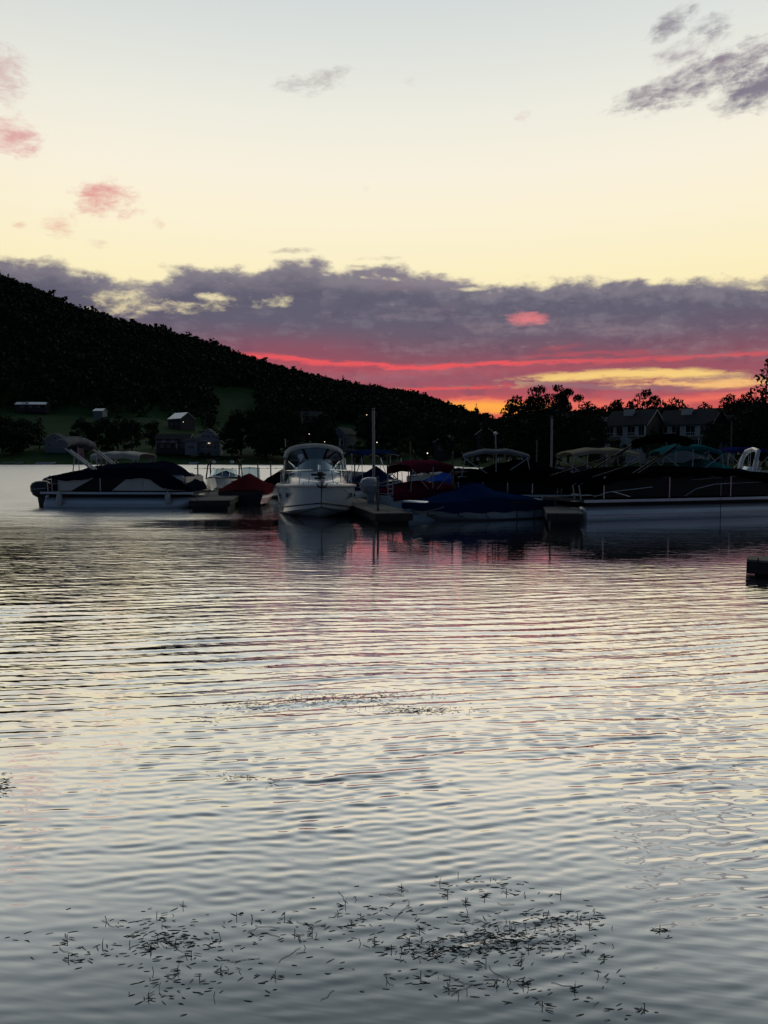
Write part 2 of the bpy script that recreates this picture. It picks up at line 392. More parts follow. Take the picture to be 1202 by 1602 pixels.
for sh in (dif, glo, lw): nt.links.new(bp.outputs[0], sh.inputs['Normal'])
refl = ramp(E(lw.outputs['Facing']), [(0, .04), (.25, .08), (.38, .18), (.46, .34), (.54, .56), (.64, .74), (.76, .87), (.90, .96), (1.0, 1.0)])
nt.links.new(refl.s, mxs.inputs[0]); nt.links.new(dif.outputs[0], mxs.inputs[1]); nt.links.new(glo.outputs[0], mxs.inputs[2])
nt.links.new(mxs.outputs[0], nt.nodes['Material Output'].inputs[0])
lake = link('lake', lake_me, m); tag(lake, 'rippled grey lake water mirroring the evening sky', 'water', kind='structure')

# ------------------------------------------------------------------ land
S_PX = [-900, -400, 0, 120, 260, 380, 520, 600, 660, 720, 780, 900, 1050, 1202, 1600, 2200]
S_T = [(p-CX)/FPX for p in S_PX]
SHORE = [300, 340, 366, 368, 370, 370, 366, 345, 300, 240, 190, 160, 150, 143, 130, 120]
LAWN_H = [10, 9, 8, 8, 8, 7.5, 6, 5, 4, 3, 2.6, 2.6, 2.6, 2.6, 3, 3]
MID_H = [60, 48, 37, 36, 34, 24, 16, 12, 9, 6, 5, 5, 5, 6, 8, 8]
C_Y = [800, 850, 900, 940, 980, 1030, 1100, 1160, 1200, 1180, 900, 600, 500, 480, 450, 400]
C_PY = [330, 370, 446, 492, 530, 571, 604, 620, 632, 655, 672, 676, 676, 672, 660, 650]
TREE = 12.0
C_H = [(721-y)/FPX*Y+CAM_H-TREE for y, Y in zip(C_PY, C_Y)]
def ti(t, arr): return np.interp(t, S_T, arr)
def terrain_z(X, Y):
    X = np.asarray(X, float); Y = np.asarray(Y, float)
    t = X/np.maximum(Y, 1.0); ds = ti(t, SHORE) + 3*np.sin(X*.11) + 2*np.sin(X*.043+1); lh, mh, cy, ch = ti(t, LAWN_H), ti(t, MID_H), ti(t, C_Y), ti(t, C_H)
    z = np.where(Y < ds, -(ds-Y)*.12, 0)
    a = np.clip((Y-ds)/1.2, 0, 1)*.45 + np.clip((Y-ds-1)/48., 0, 1)*lh
    b_ = np.clip((Y-ds-48)/(150.), 0, 1); b_ = b_*b_*(3-2*b_)*.35+b_*.65
    c_ = np.clip((Y-ds-198)/np.maximum(cy-ds-198, 30), 0, 1); c_ = np.sin(c_*math.pi/2)**1.05
    d_ = np.clip((Y-cy)/900., 0, 1)
    z = np.where(Y >= ds, a+b_*(mh-lh)+c_*np.maximum(ch-mh, -3)-d_*ch*.55, np.maximum(z, -3.0))
    bumpy = np.clip((Y-ds-60)/200., 0, 1)
    return z + bumpy*(2.2*np.sin(X*.021+Y*.013)+1.4*np.sin(X*.047-Y*.031+1)+.6*np.sin(X*.13+Y*.09))
def px_of(X, Y, Z):
    f = np.asarray(Y)*math.cos(PITCH)-(np.asarray(Z)-CAM_H)*math.sin(PITCH); up = np.asarray(Y)*math.sin(PITCH)+(np.asarray(Z)-CAM_H)*math.cos(PITCH)
    return CX+FPX*np.asarray(X)/f, CY-FPX*up/f
tt = np.linspace((-900-CX)/FPX, (2200-CX)/FPX, 330)
ys = np.concatenate([np.arange(100, 440, 3.0), np.arange(440, 700, 8.0), np.arange(700, 1300, 20.), [1400, 1600, 1900, 2300, 3000, 4200, 6000]])
YY, TT = np.meshgrid(ys, tt, indexing='ij'); XX = TT*YY
nr, nc = XX.shape; idx = np.arange(nr*nc).reshape(nr, nc)
F_ = np.stack([idx[:-1, :-1], idx[:-1, 1:], idx[1:, 1:], idx[1:, :-1]], -1).reshape(-1, 4)
m, nt, b = new_mat('meadow')
t = nt.nodes.new('ShaderNodeTexCoord'); o_ = t.outputs['Object']
f1 = nz(o_, .03, 5, .6); f2 = nz(o_, .6, 5, .65)
c = mixc(smooth(f1, .35, .65), (.018, .060, .015), (.034, .078, .024)); c = mixc(smooth(f2, .4, .75, 0, .6), c, (.010, .028, .010))
nt.links.new(c.s, b.inputs['Base Color']); b.inputs['Roughness'].default_value = .95; b.inputs['Specular IOR Level'].default_value = .1
bp = nt.nodes.new('ShaderNodeBump'); bp.inputs['Strength'].default_value = .6; bp.inputs['Distance'].default_value = .2
nt.links.new(f2.s, bp.inputs['Height']); nt.links.new(bp.outputs[0], b.inputs['Normal'])
land = link('terrain', np_mesh('terrain', np.stack([XX, YY, terrain_z(XX, YY)], -1).reshape(-1, 3), F_, True), m)
tag(land, 'grassy shore and wooded hillside across the lake', 'terrain', kind='structure')
# the next hill behind, seen low beyond the end of the ridge
def far_z(X, Y):
    t = X/Y; ch = np.interp(t, [(p-CX)/FPX for p in (350, 560, 620, 660, 690, 715, 735, 760, 1500)], [(721-y)/FPX*2000-6 for y in (590, 604, 617, 625, 634, 645, 656, 664, 668)])
    return ch*np.clip(1-np.abs(Y-2000)/750., 0, 1)**.8 - 4
fx, fy = np.meshgrid(np.linspace(-.25, .85, 120), np.linspace(1300, 2700, 40)); fX = fx*fy
idx = np.arange(fX.size).reshape(fX.shape); F_ = np.stack([idx[:-1, :-1], idx[:-1, 1:], idx[1:, 1:], idx[1:, :-1]], -1).reshape(-1, 4)
fh = link('far_hill', np_mesh('far_hill', np.stack([fX, fy, far_z(fX, fy)], -1).reshape(-1, 3), F_, True), m); tag(fh, 'low dark hill beyond the end of the wooded ridge', 'hill', kind='structure')

# ------------------------------------------------------------------ trees
def leaf_mat(name, c1, c2):
    m, nt, b = new_mat(name); t = nt.nodes.new('ShaderNodeTexCoord'); oi = nt.nodes.new('ShaderNodeObjectInfo')
    f = nz(t.outputs['Object'], .35, 4, .6); c = mixc(smooth(f, .35, .65), c1, c2)
    c = mixc(E(oi.outputs['Random'])*.5, c, tuple(x*.6 for x in c1))
    nt.links.new(c.s, b.inputs['Base Color']); b.inputs['Roughness'].default_value = .85; b.inputs['Specular IOR Level'].default_value = .2
    MATS[name] = m; return m
LEAF = leaf_mat('broad_leaves', (.016, .030, .016), (.026, .044, .020)); NEEDLE = leaf_mat('needles', (.012, .024, .015), (.020, .034, .019)); SHRUB = leaf_mat('shrub_leaves', (.03, .06, .016), (.05, .085, .025))
BARK = mat('bark', (.09, .07, .055), .9, .5, 2.0, bump=.6, bscale=6, stretch=(1, 1, .2))
def tri_cloud(C, N, size, rng):
    """one small bent leaf clump (two triangles) at each centre"""
    n = len(C); A = rng.normal(size=(n, 3)); A /= np.linalg.norm(A, axis=1)[:, None]
    Bv = np.cross(A, N + rng.normal(size=(n, 3))*.6); Bv /= np.linalg.norm(Bv, axis=1)[:, None]+1e-6
    s_ = size*rng.uniform(.6, 1.4, (n, 1)); nn = np.cross(A, Bv)
    V = np.stack([C-A*s_*.9, C+Bv*s_*.5, C+A*s_*.9+nn*s_*.25, C-Bv*s_*.5], 1).reshape(-1, 3)
    k = np.arange(n)[:, None]*4
    return V, np.concatenate([k+np.array([[0, 1, 2]]), k+np.array([[0, 2, 3]])])
def broad_crown(rng, nclump, nleaf, size, flat=.75, low=.28, spread=1.0):
    """crown in a unit tree: height 1, radius about .38"""
    C = []; N = []
    for i in range(nclump):
        while True:
            p = rng.uniform(-1, 1, 3)
            if .25 < np.linalg.norm(p) < 1 and not (p[2] < -.3 and np.hypot(p[0], p[1]) > .8): break
        r = np.linalg.norm(p); p = p/r*(r**.5)
        c = np.array([p[0]*.34*spread, p[1]*.34*spread, low+(1-low)*(.5+.44*p[2])])
        rc = rng.uniform(.07, .15)
        q_ = rng.normal(size=(nleaf//nclump, 3)); q_ /= np.linalg.norm(q_, axis=1)[:, None]; q_ *= rng.uniform(.55, 1.05, (len(q_), 1))
        C.append(c+q_*rc*np.array([1.15, 1.15, flat])); N.append(q_)
    return tri_cloud(np.concatenate(C), np.concatenate(N), size, rng)
def needle_crown(rng, tiers, per, size, low=.12, rad=.2, ragged=.25, power=.9):
    C = []; N = []
    for i in range(tiers):
        h = low+(1-low)*i/(tiers-1); rr = rad*(1-(h-low)/(1-low))**power*(1+rng.uniform(-ragged, ragged))+.012
        nb = max(3, int(per*(rr/rad)**.7))
        for j in range(nb):
            a = rng.uniform(0, 6.283); L = rr*rng.uniform(.65, 1.15); k = max(1, int(3*L/rad+1))
            for q_ in range(k):
                d = L*(q_+1)/k; C.append((math.cos(a)*d, math.sin(a)*d, h-.25*d+rng.uniform(-.01, .01))); N.append((math.cos(a)*.3, math.sin(a)*.3, 1))
    C.append((0, 0, .985)); N.append((1, 0, 0))
    return tri_cloud(np.array(C), np.array(N, float), size, rng)
def trunk_mesh(name, rng, r=.022, top=.72, limbs=7, reach=.26):
    mb = MB(); mb.tube([(0, 0, -.02), (.004, .003, .2), (-.006, .004, .45), (.002, 0, top)], [r*1.25, r, r*.75, r*.25], 7)
    for i in range(limbs):
        a = i*2.4+rng.uniform(-.3, .3); h = rng.uniform(.24, .55); L = reach*rng.uniform(.6, 1)
        p = Vector((0, 0, h)); d = Vector((math.cos(a), math.sin(a), rng.uniform(.35, .9))).normalized()
        mb.tube([p, p+d*L*.5+Vector((0, 0, .01)), p+d*L+Vector((0, 0, .04))], [r*.45, r*.3, r*.1], 5)
    return mb.mesh(name, True)
trng = np.random.RandomState(3)
CROWNS = {}
def variant(kind, i):
    k = (kind, i)
    if k in CROWNS: return CROWNS[k]
    if kind == 'oak': V, F = broad_crown(trng, 44, 3000, .034, .8, .06); mt = LEAF; tm = trunk_mesh('trunk', trng)
    elif kind == 'spread': V, F = broad_crown(trng, 46, 4200, .024, .42, .16, 1.35); mt = LEAF; tm = trunk_mesh('trunk', trng, .028, .8, 10, .42)
    elif kind == 'shrub': V, F = broad_crown(trng, 16, 1100, .05, .8, .02, 1.5); mt = SHRUB; tm = trunk_mesh('trunk', trng, .02, .5, 6, .3)
    elif kind == 'pine': V, F = needle_crown(trng, 30, 13, .030, .14, .19, .45, .75); mt = NEEDLE; tm = trunk_mesh('trunk', trng, .014, .96, 0)
    elif kind == 'bigpine': V, F = needle_crown(trng, 26, 26, .026, .10, .26, .5, .55); mt = NEEDLE; tm = trunk_mesh('trunk', trng, .018, .95, 8, .2)
    elif kind == 'farpine': V, F = needle_crown(trng, 13, 8, .055, .12, .18, .35, .8); mt = NEEDLE; tm = trunk_mesh('trunk', trng, .016, .9, 0)
    elif kind == 'faroak': V, F = broad_crown(trng, 12, 130, .085, .8, .15); mt = LEAF; tm = trunk_mesh('trunk', trng, .02, .6, 3)
    cm = np_mesh('crown', V, F); cm.materials.append(mt); tm.materials.append(BARK)
    CROWNS[k] = (cm, tm); return CROWNS[k]
def tree(kind, i, name, label, group, base, h, wd=None, rz=None):
    cm, tm = variant(kind, i); o = thing(name, label, 'tree', base, trng.uniform(0, 6.28) if rz is None else rz, group)
    s_ = wd if wd else h; o.scale = (s_, s_, h)
    link('trunk', tm, None, o); link('crown', cm, None, o); return o
def tree_px(kind, i, name, label, group, px, py_top, Y, wpx=None, py_base=None):
    X = (px-CX)/FPX*Y; z0 = float(terrain_z(X, Y)); top = at(px, py_top, Y).z; h = top-z0
    base_w = {'oak': .80, 'spread': 1.05, 'shrub': 1.15, 'pine': .40, 'bigpine': .52, 'farpine': .38, 'faroak': .8}[kind]
    return tree(kind, i, name, label, group, (X, Y, z0-.1), h, None if wpx is None else wpx/FPX*Y/base_w)
def forest(name, label, pts, hs, kinds, rng, zf):
    """a wood that reads as one mass: many trees in one mesh"""
    temps = {}
    for k in (0, 1, 2): temps[k] = broad_crown(rng, 9, 46, .13, .8, .12)
    for k in (3, 4): temps[k] = needle_crown(rng, 8, 5, .085, .10, .19, .3, .8)
    Vs = []; Fs = []; off = 0
    for k, (V, F) in temps.items():
        sel = np.where(kinds == k)[0]
        if not len(sel): continue
        a = rng.uniform(0, 6.283, len(sel)); c, s_ = np.cos(a)[:, None], np.sin(a)[:, None]; h = hs[sel][:, None]; wd = h*rng.uniform(.85, 1.25, (len(sel), 1))
        x = (V[None, :, 0]*c-V[None, :, 1]*s_)*wd+pts[sel, 0:1]; y = (V[None, :, 0]*s_+V[None, :, 1]*c)*wd+pts[sel, 1:2]; z = V[None, :, 2]*h+zf(pts[sel, 0:1], pts[sel, 1:2])-.3
        Vs.append(np.stack([x, y, z], -1).reshape(-1, 3)); n = len(V)
        Fs.append((F[None]+(np.arange(len(sel))*n)[:, None, None]).reshape(-1, 3)+off); off += n*len(sel)
    o = link(name, np_mesh(name, np.concatenate(Vs), np.concatenate(Fs)), LEAF)
    return tag(o, label, 'forest', kind='stuff')
frng = np.random.RandomState(21)
# the ridge
n = 25500; t_ = frng.uniform((-520-CX)/FPX, (760-CX)/FPX, n); Y_ = np.sqrt(frng.uniform(480**2, 1230**2, n)); X_ = t_*Y_
Z_ = terrain_z(X_, Y_); px, py = px_of(X_, Y_, Z_)
cy = ti(t_, C_Y); ds = ti(t_, SHORE)
keep = (Y_ < cy+25) & (Y_ > ds+185)
keep &= ~((px > 334) & (px < 402+ (py-610)*.2) & (py > 606) & (Y_ < 800))            # open slope
keep &= ~((px > 520) & (px < 566) & (py > 640) & (Y_ < 640))
keep &= ~((py > 637) & (px < 330) & (Y_ < 600) & (frng.uniform(size=n) < .75))
pts = np.stack([X_, Y_], -1)[keep]; print('ridge trees', len(pts))
kd = np.where(frng.uniform(size=len(pts)) < .25, frng.randint(3, 5, len(pts)), frng.randint(0, 3, len(pts)))
hs = frng.uniform(8, 15.5, len(pts))*np.where(frng.uniform(size=len(pts)) < .06, 1.3, 1.0)
rpx = px_of(pts[:, 0], pts[:, 1], 0)[0]; crest = (pts[:, 1] > ti(pts[:, 0]/pts[:, 1], C_Y)-60) & (rpx > 370) & (rpx < 660); hs = np.where(crest, hs*.68, hs)
forest('hillside_forest', 'dark mixed forest covering the hillside and its ridge', pts, hs, kd, frng, terrain_z)
# the far hill
n = 1500; t_ = frng.uniform(-.06, .2, n); Y_ = frng.uniform(1650, 2060, n); pts = np.stack([t_*Y_, Y_], -1)
forest('far_hill_forest', 'distant forest on the low hill beyond the ridge', pts, frng.uniform(10, 15, n), frng.randint(0, 3, n), frng, far_z)
# the wood behind the houses on the right shore
n = 2600; t_ = frng.uniform((640-CX)/FPX, (1420-CX)/FPX, n); Y_ = np.sqrt(frng.uniform(170**2, 430**2, n)); ds = ti(t_, SHORE)
pxx = t_*FPX+CX
keep = (Y_ > ds+75) & ~((pxx > 930) & (pxx < 1150) & (Y_ < ds+90)); pts = np.stack([t_*Y_, Y_], -1)[keep]
want = np.interp(pxx[keep], [640, 720, 745, 765, 800, 900, 960, 1000, 1060, 1110, 1150, 1202, 1420], [650, 656, 648, 660, 640, 640, 634, 634, 634, 642, 628, 612, 600])
top = np.array([at(601, w_, y_).z for w_, y_ in zip(want, pts[:, 1])]); hs = np.clip(top-terrain_z(pts[:, 0], pts[:, 1]), 4, 22)*frng.uniform(.72, 1.0, len(pts))
forest('shore_wood', 'dark wood behind the houses on the right shore', pts, hs, frng.randint(0, 3, len(pts)), frng, terrain_z)

# trees one can tell apart
for i in range(62):
    p = 395+i*4.15+frng.uniform(-3, 3)
    Y = float(np.interp((p-CX)/FPX, S_T, C_Y))-frng.uniform(-6, 14); X = (p-CX)/FPX*Y; h = frng.uniform(11, 21)*(1.15 if 530 < p < 610 else 1)
    tree('farpine', i % 4, 'pine_tree', 'small pointed pine in the row along the lower ridge line', 'pines on the lower ridge', (X, Y, float(terrain_z(X, Y))-.2), h, h*frng.uniform(.9, 1.5))
for i in range(56):
    p = -10+i*7.2+frng.uniform(-4, 4)
    Y = float(np.interp((p-CX)/FPX, S_T, C_Y))-frng.uniform(-5, 15); X = (p-CX)/FPX*Y; h = frng.uniform(9, 16)
    tree('faroak', i % 4, 'ridge_tree', 'rounded leafy tree on the high ridge line of the hill', 'leafy trees on the high ridge', (X, Y, float(terrain_z(X, Y))-.2), h, h*frng.uniform(.9, 1.35))
for k_, i, nm, lb, px, pt, Y, wp in (
    ('oak', 0, 'leafy_tree', 'wide dark tree at the far left end of the opposite shore', 6, 648, 402, 46),
    ('oak', 1, 'leafy_tree', 'dark rounded tree left of the grey lakeside cottage', 38, 652, 405, 44),
    ('pine', 0, 'pine_tree', 'dark pine just left of the grey lakeside cottage', 64, 646, 412, 26),
    ('pine', 1, 'pine_tree', 'tall dark conifer above the bow cover of the pontoon boat with two outboards', 186, 630, 418, 34),
    ('pine', 2, 'pine_tree', 'slim conifer among the dark trees right of the low dark boathouse', 143, 662, 420, 20),
    ('oak', 2, 'leafy_tree', 'small round tree left of the long lakeside house with a deck', 240, 656, 420, 26),
    ('pine', 0, 'pine_tree', 'dark conifer behind the gabled glass-fronted house', 330, 628, 470, 30),
    ('oak', 0, 'leafy_tree', 'dark broad tree immediately right of the gabled glass-fronted house', 378, 640, 398, 46),
    ('oak', 1, 'leafy_tree', 'tall dark tree in the middle of the shoreline grove', 404, 632, 404, 48),
    ('oak', 2, 'leafy_tree', 'tallest dark tree of the shoreline grove behind the cabin cruiser', 428, 626, 396, 44),
    ('oak', 0, 'leafy_tree', 'dark tree at the right end of the shoreline grove', 456, 642, 390, 42),
    ('pine', 1, 'pine_tree', 'pine between the shoreline grove and the brown hillside house', 480, 634, 440, 24),
    ('oak', 1, 'leafy_tree', 'dark tree left of the grey gabled house with a balcony', 500, 646, 430, 34),
    ('oak', 2, 'leafy_tree', 'dark tree right of the grey gabled house with a balcony', 585, 640, 390, 54),
    ('oak', 0, 'leafy_tree', 'broad dark tree behind the tall dock pole', 625, 642, 370, 56),
    ('oak', 1, 'leafy_tree', 'dark tree behind the boat with a maroon canopy', 668, 648, 330, 50),
    ('oak', 2, 'leafy_tree', 'dark tree above the small gabled cottage on the far shore', 706, 652, 290, 44),
    ('pine', 2, 'pine_tree', 'small spiky conifer in front of the orange glow', 744, 632, 262, 16),
    ('oak', 0, 'leafy_tree', 'low tree at the foot of the orange glow', 736, 647, 255, 34),
    ('oak', 1, 'leafy_tree', 'low dark tree left of the big spreading tree', 772, 645, 215, 40),
    ('spread', 0, 'spreading_tree', 'big tree with layered open crown, left of three against the sunset', 818, 607, 172, 86),
    ('spread', 1, 'spreading_tree', 'tallest spreading tree with open layered crown in front of the yellow sunset gap', 856, 596, 176, 84),
    ('spread', 2, 'spreading_tree', 'right-hand spreading tree with rounded edge against the pink sky', 888, 603, 178, 62),
    ('oak', 2, 'leafy_tree', 'dark round tree below the spreading trees', 842, 630, 168, 110),
    ('oak', 0, 'leafy_tree', 'low dark tree between the spreading trees and the townhouses', 926, 628, 200, 60),
    ('oak', 1, 'leafy_tree', 'dark tree behind the left townhouse gable', 962, 622, 215, 56),
    ('spread', 1, 'leafy_tree', 'tree with a tufted top rising behind the left townhouse', 1006, 605, 205, 64),
    ('oak', 2, 'leafy_tree', 'low tree behind the gap between the two townhouses', 1052, 620, 210, 52),
    ('oak', 0, 'leafy_tree', 'dark tree behind the right townhouse chimney', 1092, 630, 215, 46),
    ('spread', 0, 'leafy_tree', 'bushy dark tree just left of the tall layered pine', 1150, 606, 165, 70),
    ('bigpine', 0, 'pine_tree', 'tall layered pine at the right edge above everything near it', 1194, 563, 150, 74),
    ('oak', 1, 'leafy_tree', 'dark tree at the foot of the tall layered pine', 1176, 625, 150, 80),
    ('shrub', 0, 'shrub', 'pale green shrub on the shore left of the dock pole', 566, 688, 352, 50),
    ('shrub', 1, 'shrub', 'pale green shrub on the shore behind the blue canopy', 608, 684, 338, 52),
    ('shrub', 2, 'shrub', 'green shrub on the shore behind the maroon canopy', 650, 680, 300, 60),
    ('shrub', 0, 'shrub', 'green shrub beside the small gabled cottage', 735, 684, 228, 60),
    ('shrub', 1, 'shrub', 'green shrub on the shore behind the grey canopy', 806, 676, 192, 56),
    ('shrub', 2, 'shrub', 'round garden shrub between the two townhouse fronts', 1020, 668, 158, 36),
    ('shrub', 0, 'shrub', 'tall dark bush below the low gabled wing of the townhouses', 962, 684, 156, 44),
    ('oak', 1, 'leafy_tree', 'young tree in front of the right townhouse corner', 1116, 655, 156, 36),
    ('oak', 0, 'leafy_tree', 'dark tree covering the shore left of the townhouses', 922, 648, 162, 56),
    ('oak', 2, 'leafy_tree', 'dark tree left of the low dark boathouse', 134, 652, 402, 40),
    ('oak', 1, 'leafy_tree', 'dense dark tree left of the tall conifer above the navy cover', 168, 650, 404, 42),
    ('oak', 0, 'leafy_tree', 'dense dark tree right of the tall conifer above the navy cover', 208, 652, 404, 40),
    ('oak', 1, 'leafy_tree', 'low dark tree between the grove and the gabled glass-fronted house', 364, 662, 392, 38),
    ('oak', 2, 'leafy_tree', 'low dark bushy tree at the water end of the shoreline grove', 418, 660, 384, 60),
    ('oak', 0, 'leafy_tree', 'low dark bushy tree just left of the cruiser canopy', 446, 664, 380, 50),
    ('oak', 1, 'leafy_tree', 'low dark tree at the far left water edge', 22, 664, 392, 56),
    ('oak', 0, 'leafy_tree', 'dark tree hiding the left corner of the grey gabled house', 512, 664, 384, 34),
    ('shrub', 1, 'shrub', 'low shrub on the lawn by the gabled glass-fronted house', 322, 704, 385, 18)):
    tree_px(k_, i, nm, lb, None, px, pt, Y, wp)

# ------------------------------------------------------------------ houses
WHITE_W = mat('white_siding', (.55, .56, .56), .7, .15, 1.0, bump=.2, bscale=3, stretch=(.2, .2, 8))
GREY_W = mat('grey_siding', (.22, .25, .28), .75, .2, 1.0, bump=.2, bscale=3, stretch=(.2, .2, 8))
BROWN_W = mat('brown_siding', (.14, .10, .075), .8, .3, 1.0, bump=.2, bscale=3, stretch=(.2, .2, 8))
DARK_W = mat('dark_siding', (.045, .05, .06), .8, .3, 1.0)
ROOF = mat('shingle_roof', (.028, .029, .036), .9, .35, 2.0, bump=.4, bscale=5)
METAL_R = mat('metal_roof', (.75, .77, .78), .35, .12, 1.0, metallic=.3)
TRIM = mat('white_trim', (.75, .75, .73), .6, .12, 2.0)
TIMBER = mat('deck_timber', (.26, .21, .16), .8, .35, 2.0, bump=.3, stretch=(1, 1, 6))
PANE = mat('window_pane', (.015, .018, .022), .08, .2, 1.0, spec=.8)
LIT = lamp_mat('lamp_glow', (1, .82, .55), 2.0)
def window(parent, x, y, z, w_, h_, mull=1):
    """window on a wall facing -y: frame with its pane"""
    mb = MB(); t = .09
    mb.box((x-w_/2, y-.03, z), (t, .1, h_+t)); mb.box((x+w_/2, y-.03, z), (t, .1, h_+t)); mb.box((x, y-.03, z+h_/2), (w_-t, .1, t)); mb.box((x, y-.03, z-h_/2), (w_-t, .1, t))
    for k in range(mull): mb.box((x-w_/2+w_*(k+1)/(mull+1), y-.025, z), (.05, .07, h_-t))
    f = mb.build('window', TRIM, parent); q = MB(); q.box((x, y-.005, z), (w_-t*.9, .03, h_-t*.9)); q.build('pane', PANE, f); return f
def gable_house(name, label, px, py_base, Y, w_, d_, wall, roofh, rz, wm, rm, front='gable', chimney=None, wins=(), door=None, over=.4):
    """front face looks along local -y; 'gable': ridge runs along y, 'eave': ridge along x"""
    X = (px-CX)/FPX*Y; z0 = at(px, py_base, Y).z
    o = thing(name, label, 'house', (X, Y, z0), rz)
    hw, hd = w_/2, d_/2; mb = MB()
    if front == 'gable': mb.prism([(-hw, -3), (hw, -3), (hw, wall), (0, wall+roofh), (-hw, wall)], -hd, hd, 'xz')
    else: mb.prism([(-hd, -3), (hd, -3), (hd, wall), (0, wall+roofh), (-hd, wall)], -hw, hw, 'yz')
    mb.build('wall', wm, o)
    t = .22; mb = MB(); a, b_ = (hw, hd) if front == 'gable' else (hd, hw); sl = roofh/a; e = over
    for s_ in (-1, 1):
        poly = [(0, wall+roofh+.02), (s_*(a+e), wall-e*sl+.02), (s_*(a+e), wall-e*sl+.02+t), (0, wall+roofh+.02+t)]
        mb.prism(poly, -b_-e, b_+e, 'xz' if front == 'gable' else 'yz')
    rf = mb.build('roof', rm, o)
    for s_ in (-1, 1):                                   # white bargeboards
        for e2 in (-b_-e-.04, b_+e+.04):
            mb = MB()
            poly = [(0, wall+roofh-.12), (s_*(a+e), wall-e*sl-.12), (s_*(a+e), wall-e*sl+.16), (0, wall+roofh+.16)]
            mb.prism(poly, e2-.03, e2+.03, 'xz' if front == 'gable' else 'yz'); mb.build('bargeboard', TRIM, rf)
    if chimney:
        cx, cy_, cw, ch = chimney; q = MB(); q.box((cx, cy_, wall+roofh+ch/2-1.0), (cw, .9, ch+1.0)); c = q.build('chimney', WHITE_W, rf)
        q = MB(); q.box((cx, cy_, wall+roofh+ch-.45), (cw+.15, 1.05, .1)); q.build('chimney_cap', ROOF, rf)
    for x, z, ww, wh in wins: window(o, x, -hd, z, ww, wh)
    if door:
        q = MB(); q.box((door, -hd-.03, 1.05), (1.0, .08, 2.1)); dd_ = q.build('door', DARK_W, o); q = MB(); q.box((door+.38, -hd-.1, 1.0), (.06, .06, .12)); q.build('handle', TRIM, dd_)
    return o
def balcony(o, x, y, z, w_, d_, post_h):
    q = MB(); q.box((x, y-d_/2, z), (w_, d_, .18)); b_ = q.build('balcony', TIMBER, o)
    for s_ in (-1, 1):
        q = MB(); q.box((x+s_*(w_/2-.1), y-d_+.1, z-post_h/2-.09), (.16, .16, post_h)); q.build('post', TRIM, b_)
    q = MB(); q.box((x, y-d_+.05, z+1.0), (w_, .08, .08)); q.build('handrail', TRIM, b_)
    for k in range(int(w_/.5)+1):
        q = MB(); q.box((x-w_/2+.05+k*(w_-.1)/int(w_/.5), y-d_+.05, z+.53), (.05, .05, .86)); q.build('baluster', TRIM, b_)
h = gable_house('lake_house', 'gabled lake house with a tall grid of windows and white posts', 330, 704, 400, 12, 9, 6.0, 5.2, R(4), GREY_W, ROOF,
                wins=[(-2.2, 7.1, 1.5, 1.6), (0, 7.1, 1.7, 1.6), (2.2, 7.1, 1.5, 1.6), (-1.0, 9.3, 1.0, 1.3), (1.0, 9.3, 1.0, 1.3), (-3.4, 1.6, 1.6, 2.0), (3.4, 1.6, 1.6, 2.0), (0, 1.6, 2.2, 2.2)])
balcony(h, 0, -4.5, 4.2, 12.5, 3.0, 4.4)
for x in (-.1, .55):
    q = MB(); q.lathe([(.0, 0), (.16, .02), (.2, .14), (.12, .28), (0, .3)], (x, -4.8, 3.45), 8); q.build('porch_lamp', LIT, h)
h = gable_house('long_house', 'long lakeside house with a white-railed deck beside the gabled glass-fronted house', 275, 702, 402, 18, 8, 5.2, 2.6, R(2), DARK_W, ROOF, 'eave',
                wins=[(-6, 1.5, 1.8, 1.4), (-2.5, 1.5, 1.8, 1.4), (2.0, 1.5, 1.8, 1.4), (6, 1.5, 2.6, 1.6), (-5, 4.1, 1.6, 1.2), (0, 4.1, 1.6, 1.2), (5, 4.1, 1.6, 1.2)], door=4.2)
balcony(h, -3, -4, 2.9, 11, 2.4, 3.0)
gable_house('garage', 'low pale garage wing between the long lakeside house and the gabled one', 302, 703, 396, 6.5, 6, 4.4, 1.5, R(3), GREY_W, ROOF, 'eave', wins=[(-1.4, 3.2, 1.5, 1.0), (1.4, 3.2, 1.5, 1.0), (0, 1.0, 3.0, 1.5)])
gable_house('barn', 'dark barn with a bright metal roof up on the slope', 286, 668, 520, 14, 12, 5.5, 4.2, R(-38), DARK_W, METAL_R, 'eave', wins=[(-3, 2, 1.8, 1.0), (2, 2, 1.8, 1.0)])
gable_house('cottage', 'grey lakeside cottage at the left with a large window and white porch', 92, 701, 405, 11, 8, 4.6, 3.2, R(6), GREY_W, ROOF, wins=[(0, 5.2, 1.8, 1.7), (-3, 1.8, 1.8, 1.6), (.4, 1.8, 2.4, 1.8)], door=3.2)
gable_house('boathouse', 'low dark boathouse right of the grey cottage on the left', 113, 701, 408, 9, 7, 3.6, 2.0, R(2), DARK_W, ROOF, 'eave', wins=[(-2, 1.6, 1.6, 1.2), (2, 1.6, 1.6, 1.2)])
gable_house('long_shed', 'long low pale-roofed shed high on the left slope', 55, 640, 560, 22, 8, 3.2, 1.8, R(3), DARK_W, METAL_R, 'eave', wins=[(-6, 1.5, 2, 1), (0, 1.5, 2, 1), (6, 1.5, 2, 1)])
gable_house('small_shed', 'small pale shed on the slope below the forest edge', 160, 650, 520, 7, 6, 3.0, 1.6, R(-12), GREY_W, METAL_R, 'eave', wins=[(-1.5, 1.5, 1.2, 1), (1.5, 1.5, 1.2, 1)])
